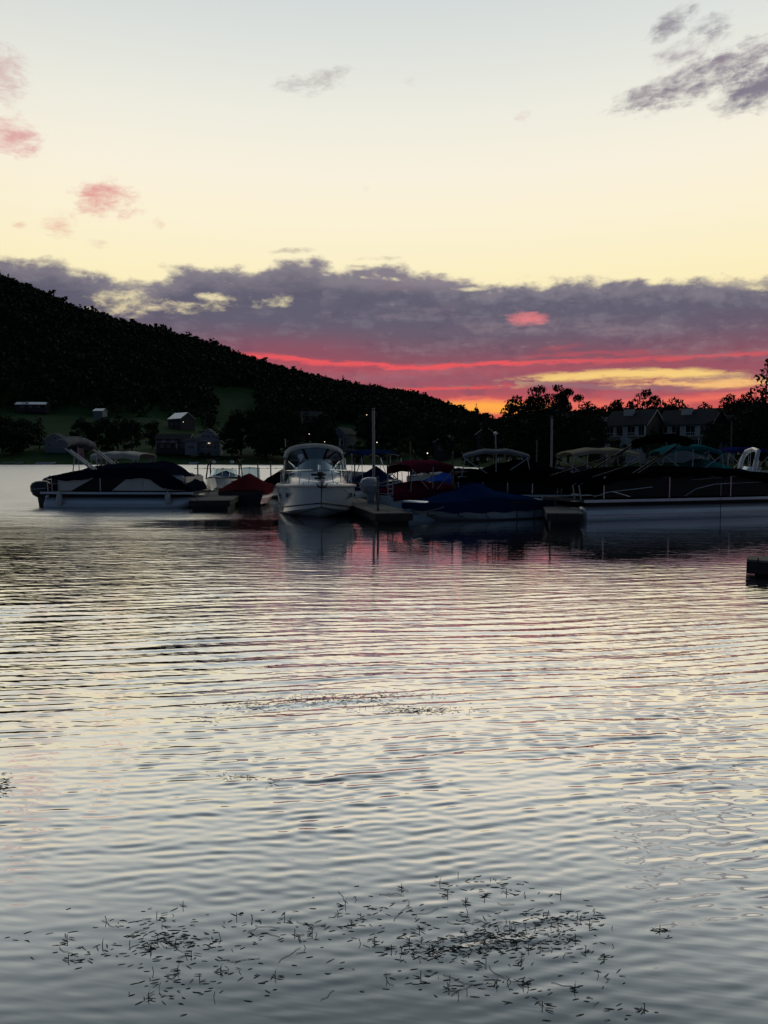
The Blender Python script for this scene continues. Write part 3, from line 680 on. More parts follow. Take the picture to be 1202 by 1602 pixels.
gable_house('hill_house', 'brown house among trees right of the shoreline grove', 488, 664, 470, 12, 9, 5.0, 3.0, R(10), BROWN_W, ROOF, 'eave', wins=[(-3.5, 3.4, 1.6, 1.4), (0, 3.4, 1.6, 1.4), (3.5, 3.4, 1.6, 1.4)])
h = gable_house('gabled_house', 'grey two-storey gabled house with a balcony behind the cabin cruiser', 540, 698, 395, 8.5, 11, 6.2, 3.4, R(-28), GREY_W, ROOF, wins=[(-1.6, 5.0, 1.4, 1.5), (1.6, 5.0, 1.4, 1.5), (0, 7.6, 1.1, 1.0), (-1.6, 1.6, 1.5, 1.8), (1.6, 1.6, 1.5, 1.8)])
balcony(h, 0, -5.5, 3.2, 7.5, 1.8, 3.2)
gable_house('gabled_cottage', 'small dark gabled cottage on the shore behind the maroon canopy', 700, 708, 300, 9, 8, 4.2, 2.8, R(-20), DARK_W, ROOF, wins=[(-1.8, 1.7, 1.4, 1.4), (1.8, 1.7, 1.4, 1.4), (0, 4.4, 1.2, 1.0)])
gable_house('boat_shed', 'small dark gabled shed among the shrubs left of the spreading trees', 762, 692, 232, 5.5, 5, 2.6, 2.0, R(-24), DARK_W, ROOF, wins=[(-1.2, 1.4, .9, 1.0), (1.2, 1.4, .9, 1.0)])
# townhouses, turned so that the fronts look a little to the left
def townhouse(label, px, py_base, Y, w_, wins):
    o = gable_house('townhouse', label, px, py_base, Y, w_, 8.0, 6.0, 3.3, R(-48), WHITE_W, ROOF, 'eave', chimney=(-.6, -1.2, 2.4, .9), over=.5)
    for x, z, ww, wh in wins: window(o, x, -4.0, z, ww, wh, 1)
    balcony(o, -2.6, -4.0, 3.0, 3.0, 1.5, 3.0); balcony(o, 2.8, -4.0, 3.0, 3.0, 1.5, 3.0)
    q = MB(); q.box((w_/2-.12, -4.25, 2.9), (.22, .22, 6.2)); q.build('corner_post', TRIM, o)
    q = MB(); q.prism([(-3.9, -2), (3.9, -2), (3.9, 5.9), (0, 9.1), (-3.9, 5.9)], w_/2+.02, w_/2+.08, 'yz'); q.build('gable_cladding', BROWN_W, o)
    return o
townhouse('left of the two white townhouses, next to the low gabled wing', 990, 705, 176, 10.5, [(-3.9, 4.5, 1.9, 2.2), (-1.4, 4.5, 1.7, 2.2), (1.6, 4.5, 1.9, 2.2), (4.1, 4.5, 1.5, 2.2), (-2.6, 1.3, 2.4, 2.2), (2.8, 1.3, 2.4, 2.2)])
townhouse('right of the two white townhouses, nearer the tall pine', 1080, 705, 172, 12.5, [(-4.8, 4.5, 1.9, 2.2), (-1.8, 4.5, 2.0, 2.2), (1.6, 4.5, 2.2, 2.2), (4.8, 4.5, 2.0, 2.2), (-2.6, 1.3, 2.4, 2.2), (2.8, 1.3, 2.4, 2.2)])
gable_house('townhouse_wing', 'low gabled wing at the left end of the townhouses', 953, 706, 182, 7.0, 8, 4.6, 3.4, R(-40), GREY_W, ROOF, wins=[(-1.6, 3.4, 1.2, 1.5), (1.6, 3.4, 1.2, 1.5)])
gable_house('end_house', 'white-walled end house half hidden under the tall pine', 1126, 706, 170, 8, 7, 5.4, 2.6, R(-40), WHITE_W, ROOF, 'eave', wins=[(-2.4, 4.6, 1.8, 1.6), (1.6, 4.6, 1.4, 1.4)])
# lamps on the far shore
def yard_lamp(label, px, py, Y, hgt=None):
    p = at(px, py, Y); z0 = float(terrain_z(p.x, Y)); z0 = min(z0, p.z-1.5)
    o = thing('yard_lamp', label, 'lamp', (p.x, Y, z0)); h_ = p.z-z0
    q = MB(); q.tube([(0, 0, -.3), (0, 0, h_-.2)], [.07, .05], 6); q.build('post', mat('dark_metal', (.05, .052, .055), .5, .2, 2.0, metallic=.6), o)
    q = MB(); q.lathe([(0, -.22), (.14, -.18), (.2, 0), (.14, .16), (0, .2)], (0, 0, h_), 10); q.build('globe', LIT, o, True)
    q = MB(); q.lathe([(.24, .16), (.2, .24), (.02, .34)], (0, 0, h_), 10); q.build('cap', MATS['dark_metal'], o)
yard_lamp('lit yard lamp high left of the tall dock pole', 574, 649, 420)
yard_lamp('lit yard lamp just right of the tall dock pole', 590, 692, 330)
yard_lamp('brightest lit yard lamp, on the shore above the maroon canopy', 669, 709, 260)
yard_lamp('small lit lamp above the left of the cabin cruiser canopy', 484, 679, 400)
yard_lamp('small lit lamp directly above the cabin cruiser canopy', 508, 691, 380)
yard_lamp('lit lamp in front of the barn with the metal roof', 287, 660, 480)

# ------------------------------------------------------------------ boats
GEL = mat('white_gelcoat', (.60, .69, .77), .22, .08, 1.2, coat=.3)
GEL_D = mat('dark_gelcoat', (.02, .023, .03), .25, .3, 1.2, coat=.3)
BOOT = mat('dark_bottom_paint', (.02, .022, .025), .6, .4, 3.0)
ALU = mat('brushed_aluminium', (.74, .81, .88), .34, .2, 2.0, metallic=.35, bump=.05, bscale=30, stretch=(.3, 4, 4))
STEEL = mat('stainless_tube', (.72, .73, .75), .2, .1, 2.0, metallic=.9)
PAINT_T = mat('white_tube', (.46, .47, .48), .35, .1, 2.0)
BEIGE = mat('beige_panel', (.60, .60, .56), .4, .1, 1.5)
BLACKP = mat('black_panel', (.012, .012, .014), .5, .3, 1.5, spec=.2)
RUB = mat('black_rubber', (.015, .015, .016), .7, .3, 4.0)
def fabric(name, col): return mat(name, col, .88, .3, 2.2, bump=.35, bscale=26, spec=0.0)
NAVY = fabric('navy_canvas', (.008, .012, .026)); BLACKC = fabric('black_canvas', (.0035, .0038, .006)); BLUE = fabric('blue_canvas', (.007, .026, .092)); ROYAL = fabric('royal_blue_canvas', (.02, .08, .42))
MAROON = fabric('maroon_canvas', (.12, .016, .036)); RED = fabric('dark_red_canvas', (.105, .018, .022)); TEAL = fabric('teal_canvas', (.02, .14, .16)); TAN = fabric('tan_canvas', (.36, .31, .22)); GREYC = fabric('grey_canvas', (.20, .21, .23)); CREAM = fabric('pale_canvas', (.58, .56, .50))
GLASS = glass_mat('windscreen_glass', (.50, .62, .66), .80); VINYL = glass_mat('clear_vinyl', (.30, .34, .36), .84, .10)
COWL = mat('black_cowling', (.013, .014, .018), .25, .2, 2.0, coat=.4); COWL_W = mat('silver_cowling', (.42, .45, .48), .3, .15, 2.0, metallic=.3)
DECK = mat('deck_mat', (.09, .09, .095), .9, .3, 3.0, spec=.1)
def near_side(pxs, pys, pxb, pyb, W):
    """centre, heading and length of a hull whose near waterline runs between two pixels (stern, bow)"""
    S, B = at_z(pxs, pys), at_z(pxb, pyb); d = B-S; L = d.length; d.normalize(); n = Vector((-d.y, d.x, 0)); n = n if n.y > 0 else -n
    return (S+B)/2+n*W/2, math.atan2(d.y, d.x), L
def lerp_tab(tab, x):
    xs = [t[0] for t in tab]
    return [float(np.interp(x, xs, [t[k] for t in tab])) for k in range(1, len(tab[0]))]
def cover(parent, mt, tab, n=44, seed=0, sag=.03, poles=4, name='cover'):
    """mooring cover: tab rows (x, half width, hem z, shoulder z, ridge z)"""
    rings = []; x0, x1 = tab[0][0], tab[-1][0]
    for i in range(n+1):
        x = x0+(x1-x0)*i/n; hw, hem, sh, rg = lerp_tab(tab, x); ring = []
        sg = sag*math.sin(math.pi*((i/n*poles) % 1.0))
        prof = [(-1.02, hem), (-1.03, hem*.5+sh*.5), (-1.0, sh), (-.92, sh+(rg-sh)*.16), (-.66, sh+(rg-sh)*.42-sg*.5), (-.36, sh+(rg-sh)*.70-sg*.8), (-.12, sh+(rg-sh)*.94-sg*.5), (0, rg)]
        prof = prof+[(-a, b) for a, b in prof[-2::-1]]
        for k, (a, z) in enumerate(prof):
            q = mnoise.noise(Vector((x*1.7+seed*9, a*2.2, z*2+seed)))*.045 + mnoise.noise(Vector((x*5.5, a*5+seed, z*5)))*.018
            hem_w = .02*math.sin(x*7+seed) if k in (0, len(prof)-1) else 0
            ring.append((x+q*.3, a*hw+(q if abs(a) > .95 else 0), z+(q if abs(a) < 1 else q*.3)+hem_w))
        rings.append(ring)
    o = MB().loft(rings, False, True, True).build(name, mt, parent, True, 50)
    for k in (2, 7, 12): MB().tube([Vector(r[k])+Vector((0, 0, .004)) for r in rings], .011, 5).build('seam', mt, o, True)
    return o
def bimini(parent, mt, x0, x1, W, z, droop=.16, pivot=None, fm=None, hem=.10, nb=3, zb=.75, arch=.16):
    """raised canopy on hoops: canvas, hoops and braces"""
    rings = []; n = 12; hw = W/2
    xs = [x0+(x1-x0)*i/n for i in range(n+1)]
    def zt(x): s_ = (x-x0)/(x1-x0); return z-droop*(abs(2*s_-1)**3.0)+.02*math.cos(s_*math.pi*2*nb)
    for x in xs:
        top = [(x, hw*math.sin(a)*1.0, zt(x)-arch*(1-math.cos(a*1.0))*1.6) for a in (math.pi/2*k/6 for k in range(-6, 7))]
        low = [(p[0], p[1]*.985, p[2]-.02) for p in top[1:-1]]
        e0, e1 = top[0], top[-1]
        ring = [(e0[0], e0[1], e0[2]-hem)]+top+[(e1[0], e1[1], e1[2]-hem)]+[(p[0], p[1], p[2]) for p in low[::-1]]
        rings.append(ring)
    c = MB().loft(rings, True, True, True).build('canopy', mt, parent, True, 50)
    fm = fm or STEEL; pv = pivot if pivot is not None else (x0+x1)/2
    for i in range(nb):
        x = x0+.06+(x1-x0-.12)*i/(nb-1); zz = zt(x)-.035; zr = zz-arch*1.6
        path = [(pv+(x-pv)*.12, -hw, zb)]+[(x, -hw, zr-.02)]+[(x, hw*math.sin(a)*.97, zz-arch*(1-math.cos(a))*1.6) for a in (math.pi/2*k/5 for k in range(-4, 5))]+[(x, hw, zr-.02), (pv+(x-pv)*.12, hw, zb)]
        MB().tube(path, .021, 6).build('frame_hoop', fm, parent, True)
    for s_ in (-1, 1):
        for xx in (x0+.1, x1-.1):
            MB().tube([(xx, s_*hw, zt(xx)-arch*1.6-.05), (pv+(xx-pv)*1.12, s_*(hw+.02), zb)], .016, 5).build('brace', fm, parent, True)
    return c
def outboard(parent, x, y, z, mt=COWL, s=1.0, tilt=0.0, name='outboard_motor'):
    """x is the transom face, motor hangs behind it (towards -x)"""
    def T(p):
        q = Matrix.Rotation(tilt, 3, 'Y') @ Vector((p[0]*s, p[1]*s, p[2]*s)); return (x+q.x, y+q.y, z+q.z)
    rings = []
    for zz, l0, l1, w_ in ((.02, -.50, -.08, .14), (.10, -.62, -.04, .19), (.26, -.70, .0, .215), (.42, -.70, .01, .21), (.52, -.64, -.02, .185), (.58, -.52, -.10, .13), (.60, -.40, -.2, .06)):
        cx, hl = (l0+l1)/2, (l1-l0)/2
        rings.append([T((cx+hl*math.copysign(abs(math.cos(t))**.7, math.cos(t)), w_*math.copysign(abs(math.sin(t))**.7, math.sin(t)), zz)) for t in (2*math.pi*k/16 for k in range(16))])
    o = MB().loft(rings, True, True, True).build(name, mt, parent, True, 40)
    rings = []
    for zz, l0, l1, w_ in ((.04, -.48, -.14, .12), (-.25, -.44, -.16, .085), (-.55, -.42, -.18, .06), (-.72, -.46, -.16, .055)):
        cx, hl = (l0+l1)/2, (l1-l0)/2
        rings.append([T((cx+hl*math.cos(t), w_*math.sin(t), zz)) for t in (2*math.pi*k/10 for k in range(10))])
    MB().loft(rings, True, True, True).build('leg', mt, o, True)
    MB().box(T((-.40, 0, -.58)), (.42*s, .24*s, .02*s)).build('cavitation_plate', mt, o)
    MB().box(T((-.06, 0, -.08)), (.14*s, .26*s, .34*s)).build('bracket', STEEL, o)
    st = [T((-.705, 0, .3)), T((-.60, .19, .3)), T((-.3, .222, .32)), T((-.05, .18, .34))]
    for sg in (1, -1): MB().tube([(p[0], y+(p[1]-y)*sg, p[2]) for p in st], .012*s, 5).build('cowl_stripe', STEEL, o)
    pr = MB()
    for k in range(3):
        a = k*2.094; c, s_ = math.cos(a), math.sin(a)
        pr.add([T((-.47, c*.03-s_*.02, -.72+s_*.03+c*.02)), T((-.50, c*.15-s_*.07, -.72+s_*.15+c*.07)), T((-.46, c*.17+s_*.03, -.72+s_*.17-c*.03)), T((-.44, c*.04+s_*.03, -.72+s_*.04-c*.03))], ((0, 1, 2, 3),))
    pr.build('propeller', STEEL, o); return o
def pontoon_boat(name, label, loc, rz, L, W, panel=BEIGE, tube=ALU, panels=3, bowopen=True, swoosh=None, group=None, ph=.62, lines=None, tz=.14):
    o = thing(name, label, 'pontoon boat', (loc.x, loc.y, 0), rz, group); h = L/2; r = .31
    for s_ in (-1, 1):
        rings = []
        for x, k, up in ((-h+.1, .82, 0), (-h+.14, 1, 0), (-h*.5, 1, 0), (0, 1, 0), (h-1.15, 1, 0), (h-.75, .93, .03), (h-.42, .72, .10), (h-.18, .42, .18), (h-.06, .12, .23)):
            rings.append([(x, s_*(W/2-.36)+r*k*math.cos(t), tz+up+r*k*math.sin(t)) for t in (2*math.pi*q/18 for q in range(18))])
        tb = MB().loft(rings, True, True, True).build('pontoon', tube, o, True, 50)
        MB().box((-.2, s_*(W/2-.36), tz+r+.05), (L-1.2, .10, .16)).build('riser', RUB, tb)  # riser coloured black to paint in the shade of the gap under the deck
        MB().tube([(-h+.3, s_*(W/2-.36)+s_*(r+.004), tz+.05), (h-1.2, s_*(W/2-.36)+s_*(r+.004), tz+.05)], .018, 6).build('rub_strake', tube, tb)
    zd = tz+r+.12
    MB().rbox((0, 0, zd+.05), (L-.1, W-.06, .09), .02).build('deck', DECK, o)
    for s_ in (-1, 1):
        MB().rbox((0, s_*(W/2-.02), zd+.05), (L-.04, .05, .09), .015).build('deck_trim', tube, o)
    z0 = zd+.12; x0, x1 = -h+.75, h-.35; n = panels; w_ = (x1-x0)/n
    for s_ in (-1, 1):
        for k in range(n):
            MB().rbox((x0+w_*(k+.5), s_*(W/2-.08), z0+ph/2), (w_-.06, .025, ph-.05), .01).build('side_panel', panel, o)
            MB().box((x0+w_*k, s_*(W/2-.075), z0+ph/2), (.035, .035, ph)).build('rail_post', STEEL, o)
        MB().tube([(x0, s_*(W/2-.075), z0+.012), (x0, s_*(W/2-.075), z0+ph), (x1-.1, s_*(W/2-.075), z0+ph), (x1, s_*(W/2-.1), z0+ph-.1), (x1, s_*(W/2-.1), z0)], .019, 6).build('rail', STEEL, o, True)
    if swoosh:
        for s_ in (-1, 1):
            for poly, mt in swoosh:
                y = s_*(W/2-.062)
                MB().prism([(a*L, z0+b*ph) for a, b in poly], y-.004, y+.004).build('panel_graphic', mt, o)
    if lines:
        for s_ in (-1, 1):
            for pts, mt in lines: MB().tube([(a*L, s_*(W/2-.06), z0+b*ph) for a, b in pts], .011, 5).build('panel_stripe', mt, o, True)
    MB().rbox((x1+.02, 0, z0+ph/2), (.03, W-.3, ph-.08), .01).build('bow_gate', panel, o)
    return o, z0
def hull_mesh(L, W, fb, fs, full=2.4, rake=.16, deep=.25, mb=None, chine=.86, stern=.92, cin=.35):
    """open planing hull: rings from port gunwale over the keel to starboard; x from -L/2 to L/2"""
    rings = []; n = 22
    for i in range(n+1):
        s_ = (i/n)**.9; t = max(0, (s_-.42)/.58)
        yg = W/2*(stern+(1-stern)*min(1, s_/.3))*max(.012, 1-t**full); yc = yg*chine*max(.02, (1-t**1.6*cin)); zg = fs+(fb-fs)*s_**1.6
        zc = .06+.34*fb*t**1.8; zk = -deep+(deep+.30*fb)*t**3.2
        xg = -L/2+s_*L; xk = -L/2+s_*L*(1-rake); xm = xk+(xg-xk)*.45
        half = [(xg, yg, zg), (xg*.55+xm*.45, yg*.985+yc*.015, zg*.66+zc*.34), (xm*.7+xg*.3, yg*.55+yc*.45, zg*.3+zc*.7), (xm, yc+.03*(1-t), zc), (xm, yc, zc-.015), (xk*.6+xm*.4, yc*.5, zk*.45+zc*.55), (xk, 0, zk)]
        rings.append(half+[(x, -y, z) for x, y, z in half[-2::-1]])
    m = mb or MB(); m.loft(rings, False, True, False); return m, rings
def runabout(name, label, cat, loc, rz, L, W, fb=.85, fs=.62, hullm=GEL, stripe=None, full=2.4, group=None):
    o = thing(name, label, cat, (loc.x, loc.y, 0), rz, group)
    m, rings = hull_mesh(L, W, fb, fs, full); hl = m.build('hull', hullm, o, True, 40)
    for s_ in (0, -1):
        MB().tube([Vector(r[s_])+Vector((0, .012*(1 if s_ == 0 else -1), -.01)) for r in rings], .028, 6).build('rub_rail', RUB, o, True)
    MB().loft([[r[0], (r[0][0], r[0][1]*.5, r[0][2]+.05), (r[0][0], 0, r[0][2]+.07), (r[-1][0], r[-1][1]*.5, r[-1][2]+.05), r[-1]] for r in rings], False).build('deck', hullm, o, True)
    if stripe:
        for k, s_ in ((1, 1), (-2, -1)):
            pts = [(Vector(r[k]), Vector(r[2 if k == 1 else -3])) for r in rings]
            MB().loft([[a+Vector((0, s_*.006, 0)), a.lerp(b, .6)+Vector((0, s_*.006, 0))] for a, b in pts], False).build('hull_stripe', stripe, o, True)
    return o, rings
def fender(label, p, top, r=.11, l=.5):
    o = thing('boat_fender', label, 'fender', p)
    MB().lathe([(0, 0), (r*.6, .02), (r, .09), (r, l-.09), (r*.6, l-.02), (.03, l), (.03, l+.05), (0, l+.06)], (0, 0, 0), 12).build('body', mat('fender_vinyl', (.6, .6, .58), .45, .15, 3.0), o, True)
    MB().tube([(0, 0, l+.04), (0, .03, top-p[2])], .009, 5).build('rope', RUB, o)
def folded_top(parent, mt, x, z, W, ang, L=1.9, fm=PAINT_T, boot=.13, tr=.03):
    """canopy folded into its boot, arms propped at an angle (rising towards the stern)"""
    hw = W/2-.04; d = Vector((-math.cos(ang), 0, math.sin(ang))); base = Vector((x, 0, z))
    tip = base+d*L
    for s_ in (-1, 1):
        y = Vector((0, s_*hw, 0))
        MB().tube([base+y, tip+y*.98], tr, 6).build('canopy_arm', fm, parent, True)
        MB().tube([base+y+Vector((.18, 0, -.02)), base+y+d*L*.8+Vector((.12, 0, .02))], tr*.8, 6).build('canopy_arm', fm, parent, True)
        MB().tube([base+y+d*L*.62, base+y+Vector((-L*.55, 0, -.02))], .02, 6).build('canopy_strut', fm, parent, True)
    rings = []
    for k in range(17):
        y = -hw*1.02+2.04*hw*k/16; q = 1+.12*math.sin(k*1.7); arch = .16*(1-(y/hw)**2)
        c = tip+Vector((.10, y, arch-.02))
        rings.append([(c.x+boot*1.5*q*math.cos(t), c.y, c.z+boot*q*math.sin(t)) for t in (2*math.pi*j/10 for j in range(10))])
    MB().loft(rings, True, True, True).build('canopy_boot', mt, parent, True, 60)
def seat(parent, x, y, z, w_, mt, rz=0):
    MB().rbox((x, y, z+.22), (w_, .55, .44), .05).build('seat', mt, parent, True); MB().rbox((x, y+.26, z+.6), (w_, .16, .42), .06).build('seat_back', mt, parent, True)

# left: pontoon boat with two outboards
c, rz, L = near_side(63, 795.5, 303, 796.5, 2.5)
o, z0 = pontoon_boat('pontoon_boat', 'pontoon boat at the left with two black outboards and a navy mooring cover', c, rz, L, 2.5,
    swoosh=[([(-.30, .02), (-.06, .02), (-.06, .98), (-.12, .98), (-.17, .72)], BLACKP), ([(-.06, .02), (-.035, .02), (.06, .75), (.06, .98), (-.06, .98)], BLACKP)], panels=3)
h = L/2
cover(o, NAVY, [(-h+.35, 1.18, z0+.50, z0+.58, z0+.66), (-h*.62, 1.26, z0+.40, z0+.72, z0+.86), (-h*.30, 1.26, z0+.52, z0+.86, z0+1.05), (0, 1.26, z0+.52, z0+.92, z0+1.12), (h*.45, 1.26, z0+.50, z0+.92, z0+1.12), (h*.60, 1.27, z0+.12, z0+.86, z0+1.12), (h*.72, 1.26, z0+.10, z0+.62, z0+.96), (h-.34, 1.16, z0+.02, z0+.34, z0+.55), (h-.16, .98, z0+.0, z0+.12, z0+.2)], 60, 1, .05, 5)
outboard(o, -h+.06, -.52, .40, COWL, 1.15); outboard(o, -h+.10, .30, .56, COWL, 1.15)
MB().rbox((-h+.18, 0, z0-.06), (.5, 2.3, .06), .02).build('swim_platform', DECK, o)
ld = MB().tube([(-h+.25, -1.05, z0-.03), (-h+.22, -1.05, z0+.55), (-h+.36, -1.05, z0+.62)], .02, 6).build('boarding_ladder', STEEL, o, True)
MB().tube([(-h+.25, -.72, z0-.03), (-h+.22, -.72, z0+.55), (-h+.36, -.72, z0+.62)], .02, 6).build('ladder_rail', STEEL, ld, True)
for k in range(3): MB().tube([(-h+.23, -1.05, z0+.12+k*.17), (-h+.23, -.72, z0+.12+k*.17)], .018, 6).build('ladder_rung', STEEL, ld)
folded_top(o, GREYC, -.62, z0+.62, 2.5, R(37), 2.1, PAINT_T, .19, .045)
for k in range(3): MB().tube([(-h+.9+k*.42, 1.1, z0+.6), (-h+.88+k*.42, 1.1, z0+1.25+.12*(k % 2))], .02, 6).build('light_pole', STEEL, o)
fender('white fender hanging at the stern of the pontoon boat with two outboards', (c.x-math.cos(rz)*(h-.85)+math.sin(rz)*1.34, c.y-math.sin(rz)*(h-.85)-math.cos(rz)*1.34, .10), z0+.5)
fender('white fender hanging at the bow of the pontoon boat with two outboards', (c.x+math.cos(rz)*(h-1.0)+math.sin(rz)*1.34, c.y+math.sin(rz)*(h-1.0)-math.cos(rz)*1.34, .16), z0+.3)
LEFT_C, LEFT_RZ = c, rz
# flag on that boat's stern
fp = at(124, 722, c.y+.9)
fo = thing('boat_flag', 'small drooping red and white striped flag above the boat with two outboards', 'flag', (fp.x, fp.y, z0+.6))
zt = at(124, 701, c.y+.9).z-(z0+.6)
MB().tube([(0, 0, 0), (-.03, 0, zt+.04)], .014, 6).build('flag_pole', STEEL, fo)
m_, nt, b = new_mat('striped_flag'); tcx = nt.nodes.new('ShaderNodeTexCoord'); s3 = nt.nodes.new('ShaderNodeSeparateXYZ'); nt.links.new(tcx.outputs['Object'], s3.inputs[0])
st = smooth(E.m('SINE', (E(s3.outputs[0])*1.0+E(s3.outputs[2])*.3)*95.0), -.2, .2); nt.links.new(mixc(st, (.45, .04, .06), (.6, .56, .56)).s, b.inputs['Base Color']); b.inputs['Roughness'].default_value = .9
rings = []
for k in range(9):
    f = k/8; rings.append([(-.03+.05*j*(1-f*.1)+.18*f*f*(j/5)+.03*f, .035*math.sin(j*1.9+f*3), zt-f*.52-.05*j*f) for j in range(6)])
MB().loft(rings, False).build('flag_cloth', m_, fo, True, 80)

# behind it: second pontoon boat
cc = Vector((at(200, 720, 34.5).x, 34.5, 0))
o, z0 = pontoon_boat('pontoon_boat', 'pontoon boat with a raised pale canopy behind the one with two outboards', cc, rz+R(2), 6.3, 2.5, BEIGE)
cover(o, NAVY, [(-2.6, 1.2, z0+.5, z0+.6, z0+.7), (0, 1.26, z0+.5, z0+.8, z0+.9), (1.6, 1.26, z0+.4, z0+.95, z0+1.2), (2.2, 1.26, z0+.1, z0+.8, z0+1.1), (3.0, 1.0, z0, z0+.25, z0+.4)], 40, 5)
bimini(o, CREAM, -1.28, .95, 2.3, 2.34, .10, fm=PAINT_T, hem=.17, zb=z0+.65, arch=.10)
# wake boat with a black tower beyond the left dock
cc = Vector((at(341, 760, 44).x, 46, 0))
o, rings = runabout('tower_boat', 'white ski boat with a black arched tower, moored beyond the left dock', 'motorboat', cc, R(-88), 6.2, 2.2, .95, .72, GEL)
cover(o, NAVY, [(-3.0, .98, .66, .72, .8), (-1.5, 1.08, .72, .8, 1.15), (-.2, 1.08, .78, .86, 1.3), (.3, 1.0, .8, .86, 1.2)], 20, 9)
for x_ in (-.4, .5):
    MB().tube([(x_*1.6, -1.0, .8), (x_*.8, -.96, 1.6), (x_*.5, -.78, 1.94), (x_*.45, 0, 2.02), (x_*.5, .78, 1.94), (x_*.8, .96, 1.6), (x_*1.6, 1.0, .8)], .045, 8).build('tower', BLACKP, o, True)
bimini(o, BLACKC, -.8, .9, 1.9, 2.16, .04, fm=BLACKP, hem=.06, zb=1.9, arch=.03)
for s_ in (-1, 1): MB().lathe([(0, -.12), (.1, -.1), (.12, .1), (.08, .16), (0, .17)], (.55, s_*.55, 1.86), 10, 'x').build('tower_speaker', GEL, o, True)
def windscreen(o, x, z, W, hgt=.42, lean=.35, sweep=.5, panes=4, fm=STEEL, gm=GLASS, top=.88):
    """raked curved windscreen: separate panes in a frame"""
    def P(q, up, k=1.0): y = (q*2-1)*W/2; return Vector((x-sweep*(abs(q*2-1)**2.2)-lean*up, y*(1-(1-top)*up)*k, z-.05*abs(q*2-1)+hgt*up))
    g = 16; root = MB().tube([P(k/g, 0) for k in range(g+1)], .02, 6).build('windscreen_frame', fm, o, True)
    MB().tube([P(k/g, 1) for k in range(g+1)], .018, 6).build('frame_top', fm, root, True)
    for j in range(panes+1): MB().tube([P(j/panes, 0), P(j/panes, 1)], .014, 5).build('mullion', fm, root, True)
    for j in range(panes):
        MB().loft([[P((j+f/4)/panes, .02), P((j+f/4)/panes, .98)] for f in range(5)], False).build('pane', gm, root, True)
    return P
windscreen(o, 1.0, .98, 1.7)
# red covered runabout in front of the left dock
cc = Vector((at(383, 790, 32).x, 33.6, 0))
o, rings = runabout('covered_boat', 'low boat under a dark red peaked cover right of the left dock', 'motorboat', cc, R(88), 4.2, 2.05, .70, .60, GEL_D, ALU)
cover(o, RED, [(-2.05, .98, .48, .62, .66), (-1.7, 1.03, .46, .66, .86), (-.7, 1.04, .5, .72, 1.34), (.1, 1.03, .55, .76, 1.28), (1.2, .8, .6, .72, .95), (1.9, .3, .66, .7, .76)], 36, 3, .05, 3)
cc = Vector((at(386, 750, 41).x, 42, 0))
o, rings = runabout('small_runabout', 'small white boat whose clear windscreen shows above the dark red cover', 'motorboat', cc, R(-95), 4.6, 1.9, .85, .65)
windscreen(o, .2, .92, 1.15, .62, .15, .25, 2)
cc = Vector((at(436, 750, 36).x, 38.5, 0))
o, rings = runabout('covered_boat', 'boat under a black cover peeking out left of the cabin cruiser', 'motorboat', cc, R(-80), 5.2, 2.1, .9, .7, GEL)
cover(o, BLACKC, [(-2.5, 1.0, .5, .7, .8), (-.8, 1.06, .55, .85, 1.5), (.6, 1.04, .6, .9, 1.55), (1.6, .75, .7, .9, 1.2), (2.4, .2, .8, .9, .95)], 30, 8)

# ------------------------------------------------------------------ the cabin cruiser
L = 7.4; W = 2.74
bow = Vector((at(502, 812, 24.4).x, 24.2, 0)); hd = Vector((1.02, -7.0, 0)).normalized(); cc = bow-hd*(L/2-.95)
o = thing('cabin_cruiser', 'white cabin cruiser with a grey canvas enclosure, bow towards the camera', 'motorboat', (cc.x, cc.y, 0), math.atan2(hd.y, hd.x))
m, rings = hull_mesh(L, W, 1.14, .98, 3.6, .10, .35, None, .94, .96, .16)
hl = m.build('hull', GEL, o, True, 30)
for s_, side in ((0, 1), (-1, -1)):
    MB().tube([Vector(r[s_])+Vector((0, .02*side, -.03)) for r in rings], .045, 8).build('rub_rail', mat('pale_rub_rail', (.55, .56, .57), .4, .2, 2.0), o, True)
for fr, zz, mt in ((.33, .0, BOOT), (.62, .0, BOOT)):                # dark spray rails low on the bow
    for side in (1, -1):
        pts = []
        for r in rings[6:]:
            a, b_ = Vector(r[2 if side == 1 else -3]), Vector(r[3 if side == 1 else -4])
            if fr > .5: a, b_ = Vector(r[4 if side == 1 else -5]), Vector(r[5 if side == 1 else -6])
            pts.append(a.lerp(b_, .5)+Vector((.008, side*.012, 0)))
        MB().tube(pts, .022, 6).build('spray_rail', mt, hl, True)
# foredeck and cabin top
dk = []
for r in rings:
    x, y, z = r[0]; s_ = (x+L/2)/L
    ct = float(np.interp(s_, [0, .30, .44, .52, .7, .88, 1.0], [.02, .05, .36, .46, .34, .14, .03]))
    pr = [(0, y, z), (0, y*.96, z+.035), (0, y*.80, z+.05), (0, y*.70, z+.06+ct*.55), (0, y*.5, z+.06+ct*.88), (0, y*.25, z+.06+ct*.98), (0, 0, z+.06+ct)]
    dk.append([(x, a, b_) for _, a, b_ in pr]+[(x, -a, b_) for _, a, b_ in pr[-2::-1]])
deck = MB().loft(dk, False, False, True).build('foredeck', GEL, o, True, 40)
for cx_, cy_, w_ in ((1.75, 0, .5), (2.65, 0, .34)):
    zz = float(np.interp((cx_+L/2)/L, [.52, .7, .88, 1], [.46, .34, .14, .03]))+float(np.interp(cx_, [r[0][0] for r in rings], [r[0][2] for r in rings]))+.07
    MB().rbox((cx_, cy_, zz), (w_, w_, .05), .02).build('deck_hatch', mat('smoked_acrylic', (.03, .035, .04), .15, .2, 2.0), deck)
